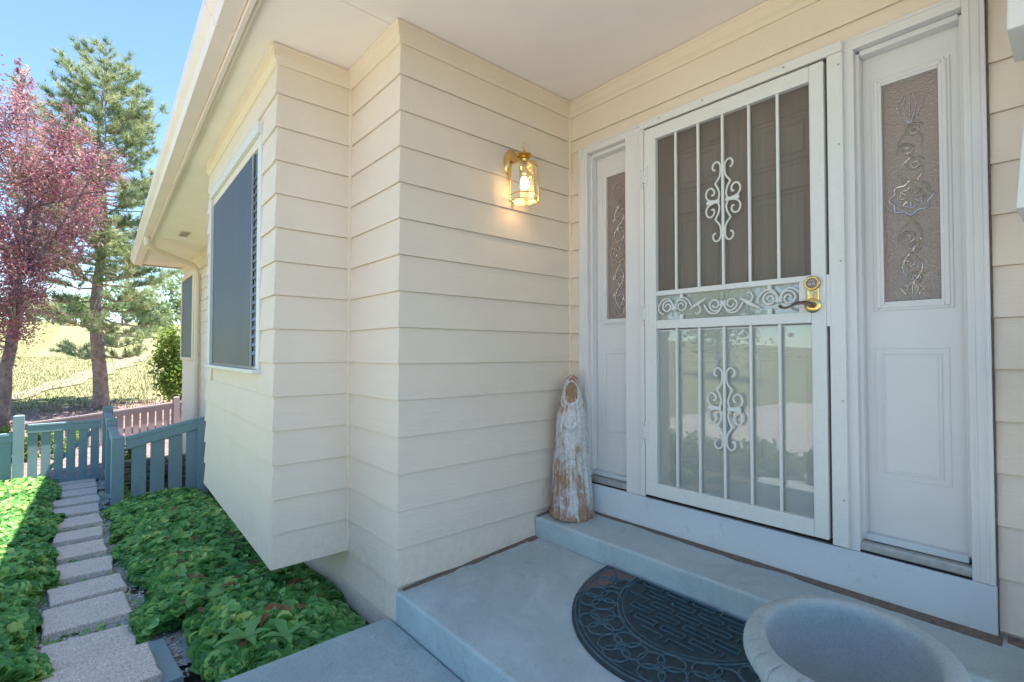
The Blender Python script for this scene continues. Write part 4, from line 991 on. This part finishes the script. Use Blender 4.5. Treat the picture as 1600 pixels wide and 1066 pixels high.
# block retaining wall behind the short panel
rw = tag(empty('retaining_wall', (-7.4, -1.5, -.9)), 'low grey block retaining wall glimpsed through the short fence panel', 'retaining wall')
for r_ in range(4):
    for i in range(4):
        put(MB().box(0, .16, 0, .30, 0, .085), 'block', M['block'], rw, (-.04 * r_, -.62 + i * .305 + .07 * (r_ % 2), r_ * .10), 0, .008)

# ------------------------------------------------------------------ ground cover
def cover(n, x0, x1, yfun0, yfun1, hgt, size, seed, name, lightfn=None):
    r_ = np.random.default_rng(seed)
    x = x0 + (x1 - x0) * r_.random(n) ** 1.35; u = r_.random(n)     # denser near the camera
    ya, yb = yfun0(x), yfun1(x); y = ya + (yb - ya) * u
    edge = np.minimum(u, 1 - u) * np.abs(yb - ya)
    mound = np.array([mnoise.noise(Vector((a_ * 3.1, b__ * 3.1, seed))) for a_, b__ in zip(x, y)])
    fine = np.array([mnoise.noise(Vector((a_ * 9, b__ * 9, seed + 3))) for a_, b__ in zip(x, y)])
    hh = hgt * (.45 + .55 * np.clip(edge / .16, 0, 1)) * (1 + .28 * mound + .22 * fine)
    z = H(x, y) + hh * (1 - .75 * r_.random(n) ** 1.3)
    N = np.stack([r_.normal(size=n) * .40 + .16, r_.normal(size=n) * .40 - .10, np.ones(n)], 1)
    s = size * (.5 + .85 * r_.random(n)) * (1 + .25 * (x > -2.6))
    tint = np.clip(.42 + .27 * r_.normal(size=n) + .45 * mound + .2 * fine, 0, .97); tint[r_.random(n) < .005] = 1.0
    gap = np.array([mnoise.noise(Vector((a_ * 6.3 + 7, b__ * 6.3, seed + 9))) for a_, b__ in zip(x, y)]); kp = (gap < .25) | (r_.random(n) < .30)
    x, y, z, N, s, tint = x[kp], y[kp], z[kp], N[kp], s[kp], tint[kp]
    V, F, T = leaves(np.stack([x, y, z], 1), N, s, tint, 'round')
    o = tinted(name, V, F, T, M['vine']); tag(o, kind='stuff'); return o
wob = lambda x, s_, a_: a_ * np.sin(x * 3.1 + s_) + a_ * .6 * np.sin(x * 7.7 + 2 * s_)
nearx = lambda x: x * 0
cover(25000, -.10, -5.1, lambda x: np.where(x > -1.0, -1.93 + wob(x, 1, .03), -2.11 + wob(x, 1, .05)) + .0, lambda x: np.where(x > -.62, -1.28, -1.22) + 0 * x, .145, .055, 11, 'ground_cover')
cover(4600, -3.4, -5.05, lambda x: -2.16 + wob(x, 2, .03), lambda x: -1.9 + 0 * x, .12, .048, 12, 'ground_cover')
cover(29000, -.80, -8.1, lambda x: -3.05 + .0 * x - .25 * (x < -4), lambda x: -2.56 + wob(x, 4, .035) - .06 * (x < -5), .165, .055, 13, 'ground_cover')
cover(20000, -1.0, -8.1, lambda x: -4.6 + 0 * x, lambda x: -3.0 + 0 * x, .18, .058, 14, 'ground_cover')
cover(2600, -.75, -7.9, lambda x: -2.62 + 0 * x, lambda x: -2.1 + 0 * x, .022, .026, 16, 'path_sprigs')
cover(1200, -5.3, -8.0, lambda x: -2.02 + 0 * x, lambda x: -1.9 + 0 * x, .10, .06, 15, 'ground_cover')
# a few sprigs poking into the path and a weed rosette
def rosette(x, y, n, L, label):
    e_ = tag(empty('weed', (x, y, gz(x, y) + .165)), label, 'weed')
    for i in range(n):
        a = 2 * math.pi * i / n + random.uniform(-.2, .2); ln = L * random.uniform(.75, 1.1); wd = ln * .16
        V = []; seg = 6
        for k in range(seg + 1):
            u = k / seg; r = ln * u; zz = ln * (.75 * u - .55 * u * u); w_ = wd * math.sin(math.pi * min(.97, .12 + .88 * u)) * (1 + .25 * (k % 2))
            for s_ in (-1, 0, 1): V.append((r * math.cos(a) - s_ * w_ * math.sin(a), r * math.sin(a) + s_ * w_ * math.cos(a), zz + abs(s_) * w_ * .3))
        F = [(k * 3 + j, k * 3 + j + 1, k * 3 + j + 4, k * 3 + j + 3) for k in range(seg) for j in range(2)]
        o = tinted('leaf', np.array(V), np.array(F), np.full(len(F), random.random()), M['dandelion'], e_)
rosette(-.36, -1.80, 5, .135, 'pale green weed rosette with long leaves by the walkway edge'); rosette(-.26, -1.66, 4, .13, 'smaller pale upright weed nearest the concrete edge')
# dead leaves and pebbles
def debris(pts, name, mat, s0, s1, kind='stuff'):
    b = MB()
    for (x, y, z) in pts:
        s_ = random.uniform(s0, s1); a = random.random() * 6.28
        if mat is M['pebble']:
            V = [(x + s_ * random.uniform(.6, 1.1) * math.cos(a + k * 1.2566), y + s_ * random.uniform(.6, 1.1) * math.sin(a + k * 1.2566), z + s_ * .1) for k in range(5)] + [(x, y, z + s_ * .8)]
            b.add(V, [(k, (k + 1) % 5, 5) for k in range(5)])
        else:
            c_, d_ = math.cos(a) * s_, math.sin(a) * s_
            b.add([(x - c_, y - d_, z + .004), (x + d_ * .6, y - c_ * .6, z + .004 + s_ * .3), (x + c_, y + d_, z + .008), (x - d_ * .6, y + c_ * .6, z + .004 + s_ * .2)], [(0, 1, 2), (0, 2, 3)])
    return tag(b.build(name, mat), kind=kind)
pp = []
for _ in range(5200):
    x = -.5 - 7.6 * random.random() ** 1.5; y = random.uniform(-2.72, -2.0) if x > -5 else random.uniform(-2.68, -2.1)
    pp.append((x, y, gz(x, y) + .016))
debris(pp, 'gravel', M['pebble'], .005, .014)
pp = [(-.3 - 2.2 * random.random(), random.uniform(-2.05, -1.35), 0) for _ in range(34)]
debris([(x, y, gz(x, y) + .16 + .03 * random.random()) for x, y, _ in pp], 'dead_leaves', M['dead'], .020, .045)
pp = [(random.uniform(-1.4, -.5), random.uniform(-2.7, -2.0), 0) for _ in range(40)]
debris([(x, y, gz(x, y) + .02) for x, y, _ in pp], 'dead_leaves', M['dead'], .010, .022)
# paint flakes and crumbs on the step and in the floor corner
b = MB()
for _ in range(120):
    x = abs(random.gauss(0, .12)) + .03; y = -.36 - abs(random.gauss(0, .12)); z = .047 + (y + .323) * .0513
    s_ = random.uniform(.0012, .0035); b.box(x - s_, x + s_, y - s_, y + s_ * .8, z - .001, z + s_)
for x, y in ((.56, -.20), (.30, -.28), (1.05, -.12), (.75, -.09), (1.5, -.10), (1.21, -.23)):
    z = .163 + (y + .325) * .06; b.box(x - .008, x + .008, y - .003, y + .003, z, z + .002)
tag(b.build('paint_crumbs', simple('paint_flake', (.6, .6, .58), .8)), kind='stuff')

# ------------------------------------------------------------------ trees
def limb(b, p0, p1, r0, r1, bend, n=6, sides=6):
    p0, p1 = Vector(p0), Vector(p1); d = p1 - p0; pts = []; rs = []
    for i in range(n + 1):
        u = i / n; q = p0 + d * u + Vector(bend) * math.sin(math.pi * u) ; q += Vector((random.uniform(-1, 1), random.uniform(-1, 1), random.uniform(-1, 1))) * d.length * .015 * (0 < i < n)
        pts.append(q); rs.append(r0 + (r1 - r0) * u)
    b.tube(pts, rs, sides); return pts
def pine(x, y, hgt, seed, label, r0=.19, tuft=1.0):
    random.seed(seed); zb = gz(x, y)
    e_ = tag(empty('pine_tree', (x, y, zb)), label, 'tree')
    b = MB(); trunk = [Vector((x + .10 * math.sin(i * .5), y + .08 * math.sin(i * .7 + 1), zb - .2 + (hgt + .2) * i / 18)) for i in range(19)]
    b.tube(trunk, [r0 * 1.15 * (1 - .97 * (i / 18) ** .8) + .012 for i in range(19)], 12)
    o = b.build('trunk', M['bark'], e_, smooth=True); o.location = (-x, -y, -zb)
    bb = MB(); tips = []
    at = lambda h_: trunk[0].lerp(trunk[-1], h_ / hgt)
    for k in range(150):
        u = .15 + .84 * (k / 150) ** .92; h_ = u * hgt; a = k * 2.4 + random.uniform(-.5, .5)
        L = (2.35 * (1 - u) ** .55 + .45) * random.uniform(.65, 1.1)
        if u < .33: L *= random.uniform(.7, 1.1); 
        if u < .36 and k % 5 < 3: continue
        rise = (.05 if u < .35 else .35 if u < .7 else .8) * L
        p0 = at(h_); p1 = p0 + Vector((math.cos(a) * L, math.sin(a) * L, rise))
        pts = limb(bb, p0, p1, .035 * (1 - u) + .010, .006, (0, 0, -.12 * L if u < .5 else -.1 * L), 6, 5)
        for s_ in range(int(4 + 5 * L)):
            v_ = random.uniform(.28, 1); q = p0.lerp(p1, v_) + Vector((0, 0, (-.12 * L) * math.sin(math.pi * v_)))
            sa = a + random.choice((-1, 1)) * random.uniform(.4, 1.2); sl2 = L * .34 * (1.15 - v_ * .6) * random.uniform(.6, 1.2)
            q1 = q + Vector((math.cos(sa) * sl2, math.sin(sa) * sl2, random.uniform(.05, .5) * sl2 + .05))
            bb.tube([q, q.lerp(q1, .5), q1], [.007, .006, .004], 4)
            for w_ in np.arange(.25, 1.01, .15 / max(sl2, .15)): tips.append((q.lerp(q1, float(w_)), (q1 - q).normalized()))
    o = bb.build('branches', M['limb'], e_); o.location = (-x, -y, -zb); o['kind'] = 'stuff'
    tips = [t_ for t_ in tips]; 
    C_ = np.array([t_[0] for t_ in tips]); D_ = np.array([t_[1] for t_ in tips]); k = 26
    r_ = np.random.default_rng(seed); n = len(C_) * k; P = np.repeat(C_, k, 0); D = np.repeat(D_, k, 0) * .8 + r_.normal(size=(n, 3)) * .55 + np.array([0, 0, .35])
    D /= np.linalg.norm(D, axis=1, keepdims=True); L = (.15 + .10 * r_.random((n, 1))) * tuft; S_ = np.cross(D, r_.normal(size=(n, 3))); S_ /= np.linalg.norm(S_, axis=1, keepdims=True)
    P = P + r_.normal(size=(n, 3)) * .02
    V = np.stack([P - S_ * .009, P + S_ * .009, P + D * L], 1).reshape(-1, 3); F = np.arange(n * 3).reshape(-1, 3)
    tt = np.repeat(np.clip(.45 + .28 * r_.normal(size=len(C_)), 0, 1), k)
    V -= np.array([x, y, zb]); o = tinted('crown', V, F, tt, M['needle'], e_); o['kind'] = 'stuff'
    return e_
pine(-16.07, -2.05, 9.7, 21, 'tall pine with a bare grey trunk standing just past the mauve fence', .165)

def broadleaf(name, x, y, zb, hgt, stems, crown, nleaf, lsize, mat, barkm, seed, label, blobs, cat='tree', shape='leaf'):
    random.seed(seed); r_ = np.random.default_rng(seed)
    e_ = tag(empty(name, (x, y, zb)), label, cat); b = MB()
    for (p0, p1, ra, rb, bend) in stems: limb(b, p0, p1, ra, rb, bend, 8, 8)
    P = []; T = []
    tw = MB()
    for (cx, cy_, cz, rx, ry, rz_, wgt) in blobs:
        nn = int(nleaf * wgt); ncl = max(6, nn // 60)
        cc = r_.normal(size=(ncl, 3)); cc /= np.linalg.norm(cc, axis=1, keepdims=True); cc *= (r_.random((ncl, 1)) ** .45)
        cc = cc * np.array([rx, ry, rz_]) + np.array([cx, cy_, cz])
        idx = r_.integers(0, ncl, nn); sp_ = r_.normal(size=(nn, 3)) * min(rx, ry, rz_) * .17
        # leaves strung along upright shoots
        sp_[:, 2] *= 1.8
        P.append(cc[idx] + sp_); tcl = r_.normal(size=ncl) * .2; T.append(np.clip(.45 + tcl[idx] + .2 * r_.normal(size=nn), 0, 1))
        for q in (cc if mat is M['plum'] else cc[::2]):
            c0 = Vector((cx, cy_, cz - rz_ * .5)); tw.tube([c0.lerp(Vector(q), .15), c0.lerp(Vector(q), .6) + Vector((0, 0, .06)), Vector(q) + Vector((0, 0, .15 * rz_))], [.014, .009, .004], 4)
    P = np.concatenate(P); T = np.concatenate(T); N = r_.normal(size=P.shape) + np.array([0, 0, .5])
    V, F, TT = leaves(P, N, lsize * (.7 + .6 * r_.random(len(P))), T, shape)
    V = V - np.array([x, y, zb])
    o = tinted('crown', V, F, TT, mat, e_); o['kind'] = 'stuff'
    o = b.build('trunk', barkm, e_, smooth=True); o.location = (-x, -y, -zb)
    o = tw.build('branches', M['limb'] if mat is M['plum'] else barkm, e_); o.location = (-x, -y, -zb); o['kind'] = 'stuff'
    return e_
# camera-independent world positions worked out for each tree
def W(px, py, d):   # pixel measured in the photo -> world point at depth d (used once to lay out the trees)
    q = Vector((2.1903, -2.3946, 1.1475)) + (FW + R2 * ((px - 800) / 776.9) - U2 * ((py - 533) / 776.9)) * d; return q
pb = W(-10, 700, 9.6); zb = gz(pb.x, pb.y)
c1 = W(25, 470, 9.4)
pl_b = []
for px, py, d, rx, rz_, wg in ((30, 250, 9.6, 1.05, 1.0, .17), (95, 290, 9.8, .75, .75, .10), (-60, 200, 9.5, 1.1, 1.2, .12), (25, 175, 9.6, .5, .85, .035), (40, 380, 9.6, .85, .8, .17), (110, 360, 9.6, .5, .5, .04), (-50, 400, 9.5, 1.0, 1.0, .14), (25, 470, 9.4, .55, .8, .10), (-20, 520, 9.4, .6, .6, .06), (150, 270, 9.6, .55, .45, .035), (115, 225, 9.6, .35, .7, .02), (38, 120, 9.6, .16, .5, .006), (90, 210, 9.6, .14, .5, .005)):
    q = W(px, py, d); pl_b.append((q.x, q.y, q.z, rx, rx, rz_, wg))
broadleaf('plum_tree', pb.x, pb.y, zb, 6, [((pb.x, pb.y, zb - .2), W(28, 480, 9.5), .12, .08, (0, 0, 0)), (W(28, 480, 9.5), W(45, 300, 9.6), .07, .03, (.1, 0, 0)), (W(28, 480, 9.5), W(-60, 220, 9.6), .08, .03, (0, .1, 0)), (W(30, 430, 9.5), W(140, 280, 9.7), .05, .015, (0, 0, -.2)), (W(20, 430, 9.5), W(95, 200, 9.6), .04, .01, (0, 0, -.1)), (W(40, 330, 9.5), W(38, 110, 9.6), .03, .006, (0, 0, 0)), (W(40, 330, 9.6), W(190, 300, 9.7), .03, .008, (0, 0, .1))],
          None, 25000, .064, M['plum'], M['plumbark'], 31, 'purple-leaved plum tree leaning in at the left edge of the photo', pl_b, shape='thin')
q = W(272, 570, 12.3)
broadleaf('small_tree', q.x, q.y, gz(q.x, q.y), 3, [((q.x, q.y, gz(q.x, q.y)), (q.x, q.y, q.z + .5), .05, .015, (0, 0, 0))], None, 5200, .075, M['broad'], M['plumbark'], 32, 'yellow-green leafy young tree close to the far corner of the house',
          [(q.x, q.y, q.z, .45, .5, .95, .6), (q.x + .1, q.y + .3, q.z - .3, .5, .5, .8, .4)])
def bush(px, py, d, r, n, ls, mat, seed, label, hz=.6, name='shrub'):
    q = W(px, py, d); z0 = gz(q.x, q.y)
    return broadleaf(name, q.x, q.y, z0, 1, [((q.x, q.y, z0 - .05), (q.x, q.y, z0 + r * hz), .012, .005, (0, 0, 0))], None, n, ls, mat, M['plumbark'], seed, label, [(q.x, q.y, z0 + r * hz, r, r, r * hz, 1)], cat='shrub')
bush(25, 640, 9.3, .42, 1500, .06, M['broad'], 41, 'bright green shrub below the plum tree at the left edge')
bush(-30, 625, 9.0, .5, 1500, .06, M['broad'], 46, 'bright green shrub cut off by the left edge of the photo')
bush(100, 700, 9.6, .28, 700, .05, M['broad'], 42, 'small green shrub seen between the gate slats', .9)
bush(205, 688, 8.9, .24, 900, .045, M['broad'], 43, 'pale yellow-green shrub behind the short fence panel', .9)
bush(262, 730, 7.6, .20, 600, .045, M['plum'], 44, 'dark red low shrub glimpsed through the short fence panel', .8)
# distant trees on the meadow rim
k = 0
far_lab = ['distant round tree left of the pine trunk on the meadow rim', 'distant dark conifer-like tree just left of the pine trunk', 'distant low tree at the left edge of the meadow', 'hazy tree clump right of the pine trunk', 'distant tree below the spreading pine branches', 'distant tree near the far house corner']
for (px, py, d, r, lab) in ((95, 528, 88, 3.0, far_lab[0]), (128, 522, 76, 2.2, far_lab[1]), (50, 530, 95, 3.4, far_lab[2]), (190, 525, 84, 4.0, far_lab[3]), (225, 520, 66, 3.0, far_lab[4]), (262, 515, 80, 4.2, far_lab[5])):
    q = W(px, py, d); z0 = gz(q.x, q.y); k += 1
    broadleaf('distant_tree', q.x, q.y, z0, 4, [((q.x, q.y, z0 - .3), (q.x, q.y, z0 + r), .16, .08, (0, 0, 0))], None, 1500, .5, M['needle'], M['bark'], 50 + k, lab, [(q.x, q.y, z0 + r * 1.1, r * .8, r * .8, r * .75, .7), (q.x + .6, q.y + .8, z0 + r * .7, r * .8, r * .8, r * .5, .3)])
# planting and trees out in front of the porch (mirrored in the storm door glass)
for i, x in enumerate((-1.15, -.55, -.05, .45, .95)):
    z0 = -.14 if x > -.06 else gz(x, -3.3); zz = -.14
    broadleaf('flowering_shrub', x, -3.35 - .1 * (i % 2), -.2, 1, [((x, -3.35, -.25), (x, -3.35, .0), .01, .005, (0, 0, 0))], None, 2200, .05, M['broad'], M['plumbark'], 60 + i,
              'low sunlit yellow-green shrub in the row facing the porch', [(x, -3.25, -.04, .32, .22, .17, 1)], cat='shrub')['group'] = 'low shrubs facing the porch'
for (x, y, hh, mm, lab) in ((-1.9, -17, 6.8, M['plum'], 'purple-leaved street tree across the driveway'), (4.6, -20, 6.0, M['plum'], 'second purple-leaved tree across the driveway'), (-14, -30, 8.5, M['broad'], 'green street tree beyond the driveway')):
    z0 = gz(x, y)
    broadleaf('street_tree', x, y, z0, hh, [((x, y, z0 - .2), (x, y, z0 + hh * .55), .14, .07, (0, 0, 0))], None, 5000, .22, mm, M['bark'], 70 + int(hh * 10), lab, [(x, y, z0 + hh * .62, hh * .36, hh * .36, hh * .36, 1)])
# meadow grass tufts near the mulch edge
r_ = np.random.default_rng(5); n = 26000
x = -12.6 - 26 * r_.random(n) ** 1.6; y = -9 + 12 * r_.random(n); x = x - .0 * y
z = H(x, y); L = (.05 + .08 * r_.random((n, 1))); D = np.stack([r_.normal(size=n) * .35, r_.normal(size=n) * .35, np.ones(n)], 1)
P = np.stack([x, y, z], 1); S_ = r_.normal(size=(n, 3)); S_[:, 2] = 0; S_ /= np.linalg.norm(S_, axis=1, keepdims=True)
V = np.stack([P - S_ * .012, P + S_ * .012, P + D * L], 1).reshape(-1, 3)
keep = (x < -15.5) | (r_.random(n) < .12)
tag(tinted('meadow_grass', V.reshape(-1, 3, 3)[keep].reshape(-1, 3), np.arange(keep.sum() * 3).reshape(-1, 3), r_.random(int(keep.sum())), M['grass']), kind='stuff')
